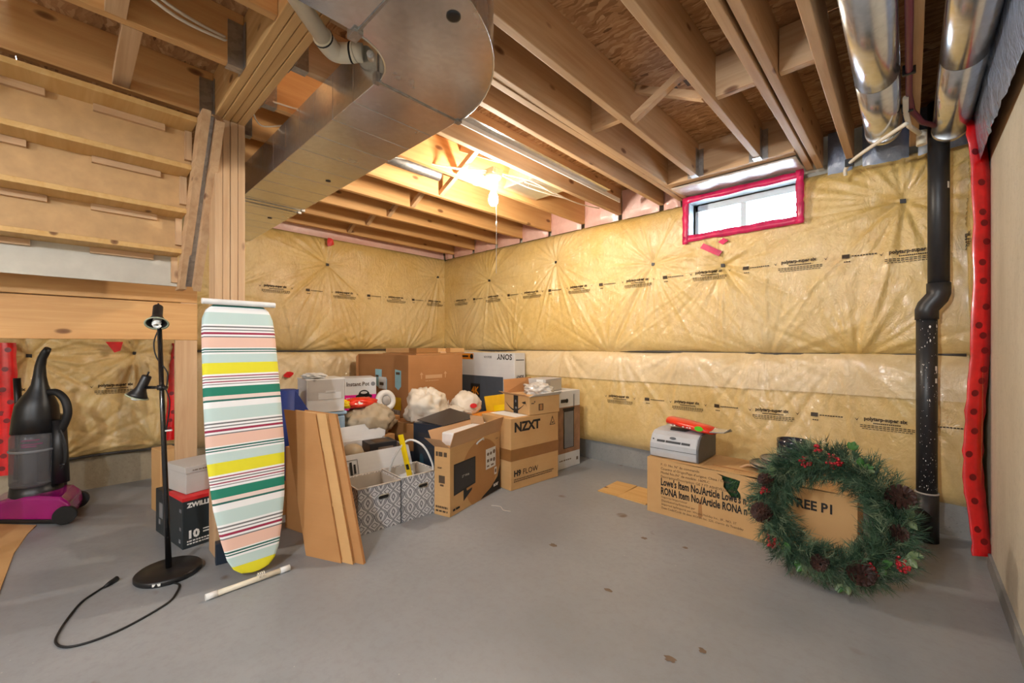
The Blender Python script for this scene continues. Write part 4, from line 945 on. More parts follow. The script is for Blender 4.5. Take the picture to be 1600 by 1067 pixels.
# flattened cartons leaning, and the tall carton they lean on
D = (.34, .12, .50)
tc = carton('tall_carton', 'brown carton standing between the ironing board and the leaning flat cartons', (-2.46, 1.0, 0), D, R(14), 'kraft', 'box', (1, 0), None)
e_ = Vector((.918, .396, 0)); up = Vector((-.335, .0, .745))
nr = Vector((.397, -.886, .178)).normalized()
for i, (dx, dy, wd, l, z) in enumerate(((0, 0, .235, 'front flattened brown carton leaning beside the ironing board', 0), (.065, .012, .225, 'middle flattened brown carton of the three leaning together', 0), (.105, .022, .225, 'rearmost flattened brown carton leaning behind the patterned bin side', 0))):
    b0 = Vector((-2.338 + dx, .872 + dy + .028 * i, 0)); r = thing('flat_carton', l, 'flat carton', b0, 0, 'flattened cartons')
    for t, nm in ((0, 'outer_panel'), (.011, 'inner_panel')):
        q = [-nr * t, e_ * wd - nr * t, e_ * wd + up * .985 - nr * t, up - nr * t]
        MB().slab(q, nr, .006).build(nm, 'kraft_light' if i == 1 else 'kraft', r)
    MB().slab([e_ * (wd - .004) - nr * .004 + up * f for f in (.02, .35)] + [e_ * (wd + .002) - nr * .004 + up * f for f in (.35, .02)], nr, .005).build('side_flap', 'kraft_red', r)
    MB().slab([e_ * (wd - .004) - nr * .004 + up * f for f in (.37, .72)] + [e_ * (wd + .002) - nr * .004 + up * f for f in (.72, .37)], nr, .005).build('side_flap', 'kraft_red', r)

# patterned storage bins
def bin_(label, corner, rz, sz=.275, h=.275):
    r = thing('fabric_bin', label, 'storage bin', corner, rz, 'patterned fabric bins'); t = .008
    for nm, b in (('side_panel', (-sz, -sz + t, 0, sz, 0, h)), ('side_panel', (-t, 0, 0, sz, 0, h)), ('side_panel', (-sz, 0, 0, t, 0, h)), ('side_panel', (-sz, 0, sz - t, sz, 0, h)), ('bottom_panel', (-sz + t, -t, t, sz - t, 0, t))):
        MB().box(*b).build(nm, 'trellis_fabric', r, bevel=.002)
    li = MB(); q = t + .001
    li.box(-sz + q, -sz + q + .002, q, sz - q, .01, h - .003).box(-q - .002, -q, q, sz - q, .01, h - .003).box(-sz + q, -q, q, q + .002, .01, h - .003).box(-sz + q, -q, sz - q - .002, sz - q, .01, h - .003)
    li.build('lining', 'lining', r)
    MB().tube([(0, 0, h), (0, sz, h), (-sz, sz, h), (-sz, 0, h), (0, 0, h)], .004, 6).build('rim_binding', 'lining', r)
    pl = MB(); cy, cz, a, b = sz * .58, h * .72, .036, .017
    out = [(cy + (a if math.cos(t_) > 0 else -a) * .62 + b * .95 * math.cos(t_), cz + b * math.sin(t_)) for t_ in [2 * math.pi * i / 20 for i in range(20)]]
    inn = [(cy + (p - cy) * .86, cz + (z - cz) * .62) for p, z in out]
    pl.v = [(.003, p, z) for p, z in out] + [(.005, p, z) for p, z in inn]; pl.f = [(i, (i + 1) % 20, 20 + (i + 1) % 20, 20 + i) for i in range(20)]; pl.sm = [False] * 20
    pl.build('grommet', 'foil', r)
    MB().add([(.0025, p, z) for p, z in inn], [tuple(range(20))]).build('handle_hole', 'ink', r)
    return r
b1 = bin_('front grey patterned fabric bin, empty, beside the leaning flat cartons', (-2.345, 1.165, 0), R(-4))
b2 = bin_('rear grey patterned fabric bin with a white rope handle and yellow strip', (-2.325, 1.445, 0), R(-3), .265, .285)
MB().tube(smooth_path([(-.22, .03, .27), (-.20, .05, .36), (-.14, .12, .48), (-.06, .19, .45), (-.02, .235, .34), (-.02, .25, .26)], 6), .007, 10).build('rope_handle', 'white_plastic', b2)
y_ = thing('yellow_strip', 'yellow packing strip poking out of the rear patterned bin', 'strip', (-2.38, 1.60, .02))
MB().beam((0, 0, 0), (-.11, -.06, .50), .006, .042, (1, .3, 0)).build('strip_band', 'yellow', y_)
MB().beam((-.058, -.031, .27), (-.066, -.036, .305), .008, .026, (1, .3, 0)).build('barcode_patch', 'ink', y_)
o = MB().tube([(-2.47, 1.52, .235), (-2.47, 1.62, .245)], .022, 14).build('paper_roll', 'white_plastic'); tag(o, 'small white roll inside the rear patterned bin', 'roll')
o = MB().box(-.08, .08, -.09, .09, 0, .22).build('filler_box', 'printer_side', loc=(-2.46, 1.58, .01), bevel=.004); tag(o, 'dark grey box down inside the rear patterned bin', 'box')

# monitor carton with open flaps
ac = Vector((-2.17, 1.707, 0)); rz = math.atan2(.656, -.17) - R(90)
D = (.13, .64, .452)
mo = carton('monitor_box', 'open monitor carton with a screen picture in front of the computer-case box', ac, D, rz, 'kraft_light', 'box', (1, 0), None)
prints(mo, FX, D, [('!', [(.05, .14), (.285, .155), (.285, .325), (.05, .325)])], 'screen_print', 'screen_picture')
prints(mo, FX, D, [('!', [(.04, .128), (.295, .145), (.295, .335), (.04, .335)]), ('!', [(.15, .06), (.25, .11), (.255, .125), (.19, .12), (.18, .15), (.15, .14)])], 'black', 'screen_picture', .0016)
prints(mo, FX, D, [('!', [(.37 + .26 * math.cos(t) * (1 if t < 3.2 else .8), .20 + .24 * math.sin(t)) for t in [i * 2 * math.pi / 36 for i in range(36)]])], 'kraft', 'printed_arc', .001)
prints(mo, FX, D, [('!', [(.36, .004), (.636, .004), (.636, .19), (.60, .11), (.50, .05), (.40, .02)])], 'ink', 'printed_arc', .0022)
prints(mo, FX, D, [('acer', .04, .54, .045, .002)], 'ink_white', e=.003)
prints(mo, FX, D, [('27" Wide', .022, .13, .225)], 'ink_white', e=.003)
prints(mo, FX, D, [('acer', .022, .57, .40)] + fine(.03, .03, .09, .014, 2), 'ink', e=.003)
prints(mo, FX, D, [('#', .14, .15, .43, .20), ('#', .035, .055, .55, .135)], 'label_white', 'sticker', .003)
prints(mo, FX, D, [('@', .016, .012, .46, .31), ('@', .016, .012, .50, .31), ('@', .018, .016, .545, .315), ('#', .03, .022, .445, .25), ('#', .028, .02, .49, .25), ('@', .016, .016, .545, .255), ('#', .03, .012, .445, .215), ('#', .04, .012, .50, .215), ('@', .012, .016, .567, .162)], 'ink_grey', e=.004)
prints(mo, FY, D, [('acer', .020, .03, .31, .0006), ('#', .05, .05, .04, .215), ('#', .03, .012, .05, .195)] + fine(.015, .39, .10, .03, 3) + fine(.015, .05, .10, .014, 5, seed=4) + fine(.015, .025, .10, .012, 4, seed=5), 'ink_soft')
w, d, h = D
for nm, q, n_ in (('flap', [(w / 2, -d / 2, h), (w / 2, d / 2, h), (w / 2 + .035, d / 2, h + .115), (w / 2 + .035, -d / 2, h + .10)], (1, 0, -.3)), ('flap', [(-w / 2, -d / 2, h), (-w / 2, d / 2, h), (-w / 2 - .05, d / 2, h + .10), (-w / 2 - .05, -d / 2, h + .10)], (1, 0, .4)),
                  ('flap', [(-w / 2, -d / 2, h), (w / 2, -d / 2, h), (w / 2, -d / 2 - .10, h + .075), (-w / 2, -d / 2 - .10, h + .075)], (0, -.6, 1)), ('flap', [(-w / 2, d / 2 - .2, h + .02), (w / 2, d / 2 - .2, h + .02), (w / 2 - .01, d / 2 - .24, h + .15), (-w / 2 + .01, d / 2 - .24, h + .15)], (0, -1, .2))):
    MB().slab(q, n_, .004).build(nm, 'kraft_inner', mo)
MB().box(-w / 2 + .012, w / 2 - .012, -d / 2 + .06, d / 2 - .12, h - .05, h + .085).build('foam_insert', 'white_plastic', mo, bevel=.012)
MB().tube([(w / 2 + .008, -.02, h - .035), (w / 2 + .014, -.01, h - .02), (w / 2 + .014, .06, h - .005), (w / 2 + .008, .07, h - .02)], .006, 8).build('carry_handle', 'white_plastic', mo)

# computer case carton
D = (.36, .55, .556); nz = carton('computer_case_box', 'brown computer-case carton with large black lettering and a tape band', (-2.225, 2.34, 0), D, R(-4), 'kraft_light', 'box', (1, 0), None)
prints(nz, FX, D, [('NZXT', .10, .035, .45, .0045, 1.05), ('H9', .062, .03, .105, .003)], 'ink')
prints(nz, FX, D, [('FLOW', .062, .125, .105, .0)], 'ink')
prints(nz, FX, D, [('!', [(.44, .455), (.51, .455), (.475, .53)])], 'ink'); prints(nz, FX, D, [('!', [(.45, .461), (.50, .461), (.475, .515)])], 'kraft_light', e=.003); prints(nz, FX, D, [('#', .022, .012, .464, .468)], 'ink_soft', e=.004)
prints(nz, FX, D, fine(.03, .075, .46, .008, 30) + fine(.03, .06, .44, .008, 30, seed=6), 'ink_soft')
m = MB().box(-D[0] / 2 - .0015, D[0] / 2 + .0015, -D[1] / 2 - .0015, D[1] / 2 + .0015, .225, .315); m.build('tape_band', 'tape_brown', nz)
MB().box(-D[0] / 2 + .02, D[0] / 2 - .03, -.2, -.05, D[2], D[2] + .0015).build('address_label', 'label_white', nz)

# parcel on it with open flaps and film
am = Vector((-2.215, 2.545, .5585)); D = (.33, .34, .15)
pa = carton('parcel_box', 'open parcel carton with black tape and film, on the computer-case carton', am, D, R(-8), 'kraft_light', 'box', (1, 0), None)
w, d, h = D
MB().slab([(-w / 2, -d / 2, h), (-w / 2, d / 2, h), (-w / 2 - .02, d / 2 - .02, h + .125), (-w / 2 - .05, -d / 2 + .03, h + .115)], (1, 0, .1), .004).build('flap', 'kraft_red', pa)
MB().slab([(-w / 2, -d / 2, h), (w / 2, -d / 2, h), (w / 2, -d / 2 - .05, h + .02), (-w / 2, -d / 2 - .06, h + .025)], (0, 0, 1), .004).build('flap', 'kraft_inner', pa)
MB().slab([(w / 2, -d / 2, h), (w / 2, d / 2, h), (w / 2 + .05, d / 2 - .02, h + .03), (w / 2 + .04, -d / 2 + .02, h + .02)], (0, 0, 1), .004).build('flap', 'white_card', pa)
prints(pa, FY, D, [('!', [(.13, 0), (.19, 0), (.19, .15), (.13, .15)])], 'ink', 'black_tape')
sm2 = [(.02 + .25 * i / 12, .085 - .055 * math.sin(math.pi * i / 12)) for i in range(13)]
prints(pa, FY, D, [('!', sm2 + [(x, z - .012 * math.sin(math.pi * i / 12) - .002) for i, (x, z) in reversed(list(enumerate(sm2)))]), ('!', [(.27, .085), (.235, .095), (.285, .11), (.30, .065), (.285, .09)])], 'ink', 'printed_arrow', .003)
prints(pa, FY, D, [('@', .008, .012, .16, .10), ('@', .014, .01, .165, .045)], 'grey_print', 'printed_mark', .004)
prints(pa, FX, D, [('#', .05, .055, .10, .03), ('#', .03, .008, .02, .09), ('#', .012, .012, .05, .1)], 'ink_soft'); prints(pa, FX, D, [('#', .03, .045, .11, .035)], 'kraft', e=.003)

def crumple(name, label, c, rad, seed, mat, cat='bag', amp=.35, flat=None, n=26, freq=2.6, parent=None):
    """crumpled bag: a sphere pulled into folds by ridged noise, flattened where it rests"""
    m = MB(); k = n * 2
    for i in range(n + 1):
        th = math.pi * i / n
        for j in range(k):
            ph = 2 * math.pi * j / k; d = Vector((math.sin(th) * math.cos(ph), math.sin(th) * math.sin(ph), math.cos(th)))
            q = d * freq + Vector((seed * 3.1, seed * 1.7, seed))
            r = 1 + amp * (noise.noise(q)) + amp * .5 * (1 - 2 * abs(noise.noise(q * 2.1))) + amp * .25 * (1 - 2 * abs(noise.noise(q * 4.3)))
            p = Vector((d.x * rad[0] * r, d.y * rad[1] * r, d.z * rad[2] * r))
            p.z = max(p.z, -rad[2] * .75); m.v.append(p)
    m.f = [(i * k + j, (i + 1) * k + j, (i + 1) * k + (j + 1) % k, i * k + (j + 1) % k) for i in range(n) for j in range(k)]; m.sm = [True] * len(m.f)
    if parent: return m.build(name, mat, parent, loc=c)
    return tag(m.build(name, mat, loc=(c[0], c[1], c[2])), label, cat)
crumple('plastic_film', '', (.02, .06, h + .03), (.12, .10, .05), 3, 'bag_clear', parent=pa, amp=.4, freq=3.4)

# heater carton at the back, grey box on it
D = (.26, .39, .705); he = carton('heater_box', 'white and brown appliance carton standing behind the computer-case carton', (-2.285, 2.95, 0), D, R(-2), 'white_card', 'box', (1, 0), None)
prints(he, FX, D, [('#', .388, .42, .001, .14)], 'wood_print', 'room_picture', .001)
prints(he, FX, D, [('#', .155, .36, .14, .18)], 'ink', 'heater_picture', .002); prints(he, FX, D, [('#', .135, .33, .15, .185)], 'grey_print', 'heater_picture', .003); prints(he, FX, D, [('#', .17, .02, .13, .53), ('#', .008, .12, .29, .55)], 'ink', 'heater_picture', .003)
prints(he, FX, D, [('#', .09, .03, .10, .60), ('@', .02, .02, .19, .615)], 'ink', e=.002); prints(he, FX, D, [('#', .03, .03, .33, .05)] + fine(.08, .07, .18, .012, 6), 'ink_grey', e=.002)
D = (.20, .27, .115); gb = carton('shoe_box', 'small pale grey box on top of the tall appliance carton', (-2.33, 2.90, .707), D, R(6), 'grey_card', 'box', (1, 0), None)
prints(gb, FX, D, [('#', .19, .085, .07, .015)], 'drywall', 'window_panel'); prints(gb, FY, D, [('#', .07, .06, .10, .05)], 'label_white', 'sticker')

# television carton
D = (1.25, .17, 1.04); tv = carton('television_box', 'large white television carton standing upside down against the back wall', (-3.05, 3.265, 0), D, 0, 'white_card', 'box', (1, 0), None)
prints(tv, FY, D, [('^', 'SONY', .085, 1.215, 1.025, .002), ('^', 'BRAVIA', .038, .90, 1.005)], 'ink')
prints(tv, FY, D, [('#', 1.02, .775, .06, .0)], 'tv_print', 'screen_picture'); prints(tv, FY, D, [('#', .31, .07, .28, .96)], 'orange', 'orange_badge', .0015); prints(tv, FY, D, [('@', .028, .028, .56, .995), ('#', .18, .02, .32, .985)], 'ink', e=.003)
prints(tv, FY, D, [('#', .16, .31, .545, .37)], 'ink', 'badge'  , .003); prints(tv, FY, D, [('4K', .12, .56, .56, .003, .9)], 'orange', e=.004); prints(tv, FY, D, [('#', .15, .12, .55, .40)], 'orange', 'badge', .004); prints(tv, FY, D, [('HDR', .085, .555, .435, .002, .82)], 'ink', e=.005)
prints(tv, FX, D, [('^', 'SONY', .045, .145, .80, .0015), ('#', .12, .018, .02, .72), ('#', .045, .055, .025, .655), ('#', .05, .055, .085, .655)] + fine(.02, .96, .13, .01, 7), 'ink'); prints(tv, FX, D, [('@', .016, .018, .11, .682), ('#', .03, .03, .032, .667)], 'white_card', 'printed_mark', .003)

# tallest brown carton, its flat lid
D = (.98, .655, 1.03); bb = carton('appliance_box', 'largest orange-brown carton in the corner with stickers on its side', (-3.40, 2.185, 0), D, 0, 'kraft_red', 'box', (1, 0), None)
prints(bb, FX, D, [('#', .20, .035, .19, .80)] + fine(.19, .775, .16, .008, 8) + [('!', [(.14, .80), (.15, .80), (.15, .84), (.165, .84), (.145, .865), (.125, .84), (.14, .84)]), ('!', [(.425, .80), (.435, .80), (.435, .84), (.45, .84), (.43, .865), (.41, .84), (.425, .84)])], 'kraft_inner')
prints(bb, FX, D, [('oMille', .10, .28, .50, .001)], 'ink_white')
prints(bb, FX, D, [('!', [(.05, .62), (.085, .66), (.09, .70), (.06, .65)])], 'ink', 'torn_hole'); prints(bb, FX, D, [('!', [(.06, .62), (.09, .615), (.085, .64)])], 'kraft_inner', 'torn_edge')
prints(bb, FY, D, [('!', [(.37, .88), (.50, .88), (.50, .80), (.60, .79), (.60, .68), (.42, .70), (.37, .72)]), ('!', [(.75, .89), (.86, .88), (.86, .73), (.81, .69), (.75, .72)])], 'label_blue', 'sticker')
prints(bb, FY, D, [('#', .15, .12, .44, .685), ('#', .14, .14, .70, .36)], 'label_white', 'sticker', .003); prints(bb, FY, D, [('#', .13, .12, .73, .50)], 'yellow', 'sticker', .0025)
prints(bb, FY, D, [('#', .08, .03, .46, .72), ('#', .06, .02, .38, .80), ('#', .07, .025, .77, .84), ('#', .004, .12, .74, .37), ('#', .004, .12, .78, .37), ('#', .004, .12, .82, .37)], 'ink_soft', e=.004)
MB().slab([(-.49, -.3285, .40), (-.49, -.3285, 1.03), (-.50, -.35, 1.0), (-.50, -.35, .45)], (0, -1, 0), .004).build('flap', 'kraft_red', bb)
fd = thing('folded_carton', 'folded flat tan carton lying on top of the largest brown box', 'flat carton', (-3.72, 2.56, 1.032), R(2))
MB().box(-.30, .28, -.28, .36, 0, .012).build('lower_panel', 'kraft', fd); MB().box(-.28, .26, -.26, .36, .014, .062).build('upper_panel', 'kraft_light', fd, bevel=.006)
MB().box(.14, .262, -.262, .0, .02, .0635).box(.2, .262, .1, .16, .02, .0635).build('tape_strip', 'tape_brown', fd)
MB().slab([(.262, .02, .03), (.262, .10, .03), (.285, .12, -.03), (.285, .07, -.05)], (1, 0, 0), .002).build('loose_tape', 'kraft_inner', fd)

# hidden supports and the small things heaped in the middle
carton('support_carton', 'brown carton under the white plastic bags', (-2.82, 1.93, 0), (.46, .82, .475), 0, 'kraft', 'box', (1, 0), 'y')
D = (.27, .44, .555); dk = carton('printed_box', 'dark navy printed carton behind the open monitor carton', (-2.385, 1.81, 0), D, R(14.5), 'navy_box', 'box', (1, 0), None)
prints(dk, FY, D, [('#', .20, .03, .05, .46), ('#', .20, .02, .05, .41), ('#', .2, .015, .05, .375)], 'screen_print', 'printed_band'); prints(dk, FY, D, [('@', .02, .06, .08, .28), ('@', .022, .065, .20, .25), ('#', .03, .1, .065, .1), ('#', .035, .1, .185, .08)], 'teal', 'bottle_picture')
w, d, h = D
MB().slab([(w / 2 + .005, -d / 2, h + .001), (w / 2 + .005, d / 2, h + .001), (-w / 2, d / 2, h + .05), (-w / 2, -d / 2 + .04, h + .015)], (0, 0, 1), .004).build('flap', 'screen_print', dk)
MB().slab([(-w / 2, -d / 2 - .002, h * .62), (-w / 2 - .10, -d / 2 - .005, h * .60), (-w / 2 - .10, -d / 2 - .005, h * .15), (-w / 2, -d / 2 - .002, h * .1)], (0, -1, 0), .004).build('side_flap', 'navy_box', dk)
crumple('plastic_bag', 'crumpled white plastic bag with a raised peak, left of the two bags', (-3.0, 2.11, .585), (.14, .155, .14), 1, 'bag_white', amp=.36, freq=1.9)
b_ = crumple('plastic_bag', 'round white plastic bag with a red mark by the yellow envelope', (-2.97, 2.52, .57), (.11, .13, .12), 5, 'bag_white', amp=.2, freq=1.6)
MB().ellipse((.125, -.015, .01), (.25, .95, 0), (-.2, 0, .95), .035, .022).build('red_logo', 'red_print', b_)
crumple('plastic_bag', 'flattened white bag between the two larger white bags', (-2.93, 2.33, .52), (.12, .13, .055), 8, 'bag_white', amp=.4)
en = thing('padded_envelope', 'yellow padded envelope propped against the television carton', 'envelope', (-2.98, 2.86, .0))
q = [(.0, -.06, .47), (.06, .30, .47), (-.02, .31, .63), (-.06, -.04, .62)]
MB().slab(q, (1, -.1, .3), .012).build('envelope_body', 'envelope', en, bevel=.004); MB().slab([(.012, .02, .475), (.05, .16, .475), (.028, .16, .53), (-.0, .03, .53)], (1, -.1, .3), .003).build('envelope_flap', 'yellow', en)
carton('support_carton', 'brown carton under the yellow envelope', (-2.66, 2.77, 0), (.42, .45, .468), 0, 'kraft', 'box', (1, 0), 'x')
o = MB().box(-.11, .11, -.16, .16, 0, .025).build('padded_mailer', 'orange', loc=(-2.78, 2.62, .477), rot=(0, 0, R(12)), bevel=.01); tag(o, 'orange-brown mailer lying behind the monitor carton', 'envelope')

# pressure cooker carton, drawer box, mat and tote
carton('support_carton', 'brown carton under the pressure-cooker box', (-3.62, 1.62, 0), (.55, .52, .50), 0, 'kraft_red', 'box', (1, 0), 'y')
D = (.28, .285, .315); ip = carton('cooker_box', 'white and hot-pink pressure-cooker box beside the largest carton', (-3.80, 1.76, .502), D, R(-18), 'white_card', 'box', (1, 0), None)
prints(ip, FX, D, [('#', .283, .155, .001, .001)], 'hot_pink', 'pink_band', .0015); prints(ip, FX, D, [('Instant Pot', .052, .015, .24, .001, .9)], 'ink_soft'); prints(ip, FX, D, [('@', .02, .02, .255, .255)], 'grey_print')
prints(ip, FX, D, [('#', .115, .10, .115, .03), ('@', .058, .018, .172, .03)], 'grey_card', 'pot_picture', .003); prints(ip, FX, D, [('@', .075, .025, .172, .14), ('@', .05, .045, .172, .155), ('#', .035, .05, .155, .055)], 'ink', 'pot_picture', .004); prints(ip, FX, D, [('@', .03, .012, .172, .175)], 'white_card', 'pot_picture', .005); prints(ip, FX, D, fine(.015, .12, .08, .01, 4) + fine(.015, .09, .06, .008, 4) + fine(.015, .06, .07, .008, 4), 'ink_white', e=.003)
D = (.40, .29, .60); to = carton('storage_tote', 'pale blue plastic tote under the white drawer box', (-3.09, 1.16, 0), D, R(4), 'tote_blue', 'storage tote', (1, 0), None, .015)
MB().box(-.21, .21, -.155, .155, .60, .628).build('tote_lid', 'tote_blue', to, bevel=.01)
D = (.24, .265, .245); dr = carton('drawer_box', 'white box with a grey see-through front on the pale blue tote', (-3.115, 1.165, .63), D, R(-6), 'white_card', 'box', (1, 0), None)
prints(dr, FX, D, [('#', .25, .145, .008, .095)], 'grey_card', 'window_panel'); prints(dr, FX, D, [('#', .16, .05, .08, .097), ('#', .07, .02, .13, .14)], 'white_card', 'content_print', .003); MB().box(-.125, .123, -.136, .136, .24, .25).build('lid_rim', 'white_plastic', dr)
crumple('tissue_paper', 'white crumpled tissue on top of the drawer box', (-3.19, 1.25, .895), (.07, .07, .02), 4, 'white_card', 'paper', .4)
D = (.36, .34, .21); carton('support_carton', 'low carton under the blue rolled mat', (-3.0, .82, 0), D, 0, 'kraft', 'box', (1, 0), 'x')
mt = thing('exercise_mat', 'blue rolled exercise mat standing behind the leaning flat cartons', 'mat', (-3.12, 1.03, .212))
m = MB(); n = 90; k = 0
for i in range(n + 1):
    t = i / n * 5.2 * 2 * math.pi; r = .012 + .060 * i / n
    for rr in (r, r + .008):
        for z in (0, .605): m.v.append((rr * math.cos(t), rr * math.sin(t), z))
for i in range(n):
    a, b = 4 * i, 4 * i + 4; m.f += [(a, b, b + 1, a + 1), (a + 2, a + 3, b + 3, b + 2), (a + 1, b + 1, b + 3, a + 3), (a, a + 2, b + 2, b)]
m.sm = [True] * len(m.f); m.build('rolled_sheet', 'mat_blue', mt)
MB().slab([(.07, -.02, .02), (.075, .1, .02), (.075, .16, .40), (.07, .04, .60)], (1, 0, 0), .008).build('loose_end', 'mat_blue', mt)
m = MB(); m.v = [(XL + .13, 1.52 + .045 * math.cos(a) * (1 + .3 * math.sin(2 * a)), .83 + .03 * math.sin(a)) for a in [i * .63 for i in range(10)]]; m.f = [tuple(range(10))]; m.sm = [False]
o = m.build('tape_scrap', 'red_tape'); s = o.modifiers.new('solid', 'SOLIDIFY'); s.thickness = .008; tag(o, 'red oval tape patch on the pale lower insulation above the blue mat', 'tape')

# white open carton and its contents
wc = thing('open_carton', 'open white carton with a printed label behind the front patterned bin', 'box', (-2.86, 1.46, 0), R(-3))
w, d, h = .40, .50, .40; t = .006
for b in ((-w / 2, -w / 2 + t, -d / 2, d / 2, 0, h), (w / 2 - t, w / 2, -d / 2, d / 2, 0, h), (-w / 2, w / 2, -d / 2, -d / 2 + t, 0, h), (-w / 2, w / 2, d / 2 - t, d / 2, 0, h)): MB().box(*b).build('side_panel', 'white_card', wc)
MB().box(-w / 2, w / 2, -d / 2, d / 2, 0, t).build('bottom_panel', 'white_card', wc)
MB().slab([(w / 2 + .004, -d / 2, h), (w / 2 + .004, d / 2, h), (w / 2 + .05, d / 2 + .01, h - .145), (w / 2 + .05, -d / 2, h - .155)], (.95, 0, .3), .004).build('flap', 'white_card', wc)
MB().slab([(-w / 2, -d / 2, h), (-w / 2, d / 2 + .02, h), (-w / 2 - .03, d / 2 + .05, h + .115), (-w / 2 - .03, -d / 2, h + .10)], (1, 0, .25), .004).build('flap', 'white_card', wc)
m = MB(); fv = Vector((-.046, 0, .15)).normalized(); o_ = Vector((w / 2 + .051, -d / 2 + .03, h - .145))
for a_, b_, ww, hh in ((.0, .0, .085, .003), (.0, .117, .085, .003), (.0, .0, .003, .12), (.082, .0, .003, .12), (.01, .02, .008, .06), (.03, .012, .016, .095), (.055, .03, .014, .06)): m.rect(o_ + Vector((.0015, a_, 0)) + fv * b_, (0, 1, 0), fv, ww, hh)
m.build('printed_label', 'ink', wc)['kind'] = 'stuff'
D = (.16, .20, .07); gz = carton('gadget_box', 'flat black gadget box lying in the open white carton', (-2.74, 1.45, .36), D, R(-8), 'screen_print', 'box', (1, 0), None); prints(gz, FX, D, [('#', .11, .02, .06, .02)], 'ink_grey')
MB().box(-.06, .06, -.05, .06, D[2], D[2] + .001).build('printed_lid', 'ink_soft', gz)
carton('filler_carton', 'brown carton filling the lower part of the open white carton', (-2.70, 1.25, .008), (.32, .42, .345), R(-3), 'kraft', 'box', (1, 0), None)
cp = thing('cap', 'grey and navy cap lying in the open white carton', 'cap', (-2.76, 1.33, .36), R(200))
MB().lathe([(.075, 0), (.078, .03), (.065, .065), (.035, .085), (.0, .09)], 20).build('crown', 'bag_beige', cp); MB().slab([(.05, -.06, .02), (.12, -.05, .01), (.13, .0, .008), (.12, .05, .01), (.05, .06, .02)], (0, 0, 1), .006).build('brim', 'navy_box', cp)
carton('support_carton', 'brown carton under the beige bag', (-3.06, 1.58, 0), (.38, .26, .40), 0, 'kraft', 'box', (1, 0), 'x')
crumple('cloth_bag', 'beige cloth bag slumped behind the open white carton', (-3.22, 1.70, .50), (.15, .20, .125), 12, 'bag_beige', amp=.22)
sn = crumple('snack_bag', 'red and yellow snack bag lying on the beige cloth bag', (-3.24, 1.62, .655), (.07, .15, .042), 15, 'bag_red', amp=.2, freq=2.0)
MB().ellipse((.069, -.02, .012), (0, 1, 0), (-.3, 0, .95), .02, .016).ellipse((.069, .03, .012), (0, 1, 0), (-.3, 0, .95), .012, .012).build('white_print', 'ink_white', sn)['kind'] = 'stuff'
crumple('yellow_corner', '', (.01, -.12, 0), (.05, .035, .035), 16, 'yellow', parent=sn, amp=.2)
dm = thing('plastic_dome', 'white round plastic cover propped by the largest carton', 'cover', (-3.42, 1.96, .495))
m = MB().lathe([(.0, .02), (.05, .018), (.055, .03), (.085, .028), (.098, .012), (.10, .0), (.0, .0)], 28, (0, 0, .13), Matrix.Rotation(R(80), 3, 'Y')); m.build('cover_disc', 'white_plastic', dm)
MB().lathe([(.0, .034), (.03, .033), (.045, .02)], 20, (0, 0, .13), Matrix.Rotation(R(80), 3, 'Y')).build('dish_centre', 'grey_card', dm)
carton('support_carton', 'brown carton under the white round cover', (-3.34, 1.87, 0), (.25, .19, .492), 0, 'kraft', 'box', (1, 0), None)

# ------------------------------------------------------------------ artificial tree carton with printer, plates and wreath
TX0, TX1, TY0, TY1, TZ = -1.295, -.187, 2.71, 3.08, .365
tr = thing('tree_box', 'long worn brown carton with large black lettering under the printer', 'box', ((TX0 + TX1) / 2, (TY0 + TY1) / 2, 0))
L = TX1 - TX0; Dp = TY1 - TY0
cu = bpy.data.curves.new('front', 'CURVE'); cu.dimensions = '2D'; cu.fill_mode = 'BOTH'; cu.extrude = .003
hole = [(.445, .345), (.475, .33), (.475, .315), (.485, .30), (.482, .27), (.50, .25), (.52, .225), (.525, .215), (.555, .22), (.58, .225), (.575, .25), (.56, .27), (.57, .30), (.575, .325), (.55, .33), (.50, .335)]
for pts in ([(0, 0), (L, 0), (L, TZ - .004), (L * .62, TZ - .014), (L * .5, TZ - .004), (L * .3, TZ - .008), (0, TZ)], hole):
    sp = cu.splines.new('POLY'); sp.points.add(len(pts) - 1)
    for p, q in zip(sp.points, pts): p.co = (q[0], q[1], 0, 1)
    sp.use_cyclic_u = True
ot = bpy.data.objects.new('tmp', cu); COL.objects.link(ot); me = bpy.data.meshes.new_from_object(ot.evaluated_get(bpy.context.evaluated_depsgraph_get())); bpy.data.objects.remove(ot)
fp = bpy.data.objects.new('front_panel', me); COL.objects.link(fp); me.materials.clear(); me.materials.append(M['kraft_light']); fp.parent = tr; fp.location = (-L / 2, -Dp / 2 + .003, 0); fp.rotation_euler = (R(90), 0, 0)
MB().box(-L / 2, L / 2, Dp / 2 - .006, Dp / 2, 0, TZ).build('rear_panel', 'kraft_light', tr); MB().box(-L / 2, -L / 2 + .006, -Dp / 2 + .007, Dp / 2 - .006, 0, TZ).build('end_panel', 'kraft_light', tr); MB().box(L / 2 - .006, L / 2, -Dp / 2 + .007, Dp / 2 - .006, 0, TZ).build('end_panel', 'kraft', tr)
MB().box(-L / 2, L / 2, -Dp / 2 + .007, Dp / 2 - .006, 0, .006).build('bottom_panel', 'kraft', tr)
m = MB(); n = 22
for i in range(n + 1):
    x = -L / 2 + L * i / n
    for j, y in enumerate((-Dp / 2, -.012, Dp / 2)): m.v.append((x, y + (.006 * math.sin(i * 2.1) if j == 1 else 0), TZ + .001 + (-.010 * math.sin(i * .9) ** 2 if j == 1 else 0)))
f = []
for i in range(n): a, b = 3 * i, 3 * i + 3; f += [(a, b, b + 1, a + 1), (a + 1, b + 1, b + 2, a + 2)]
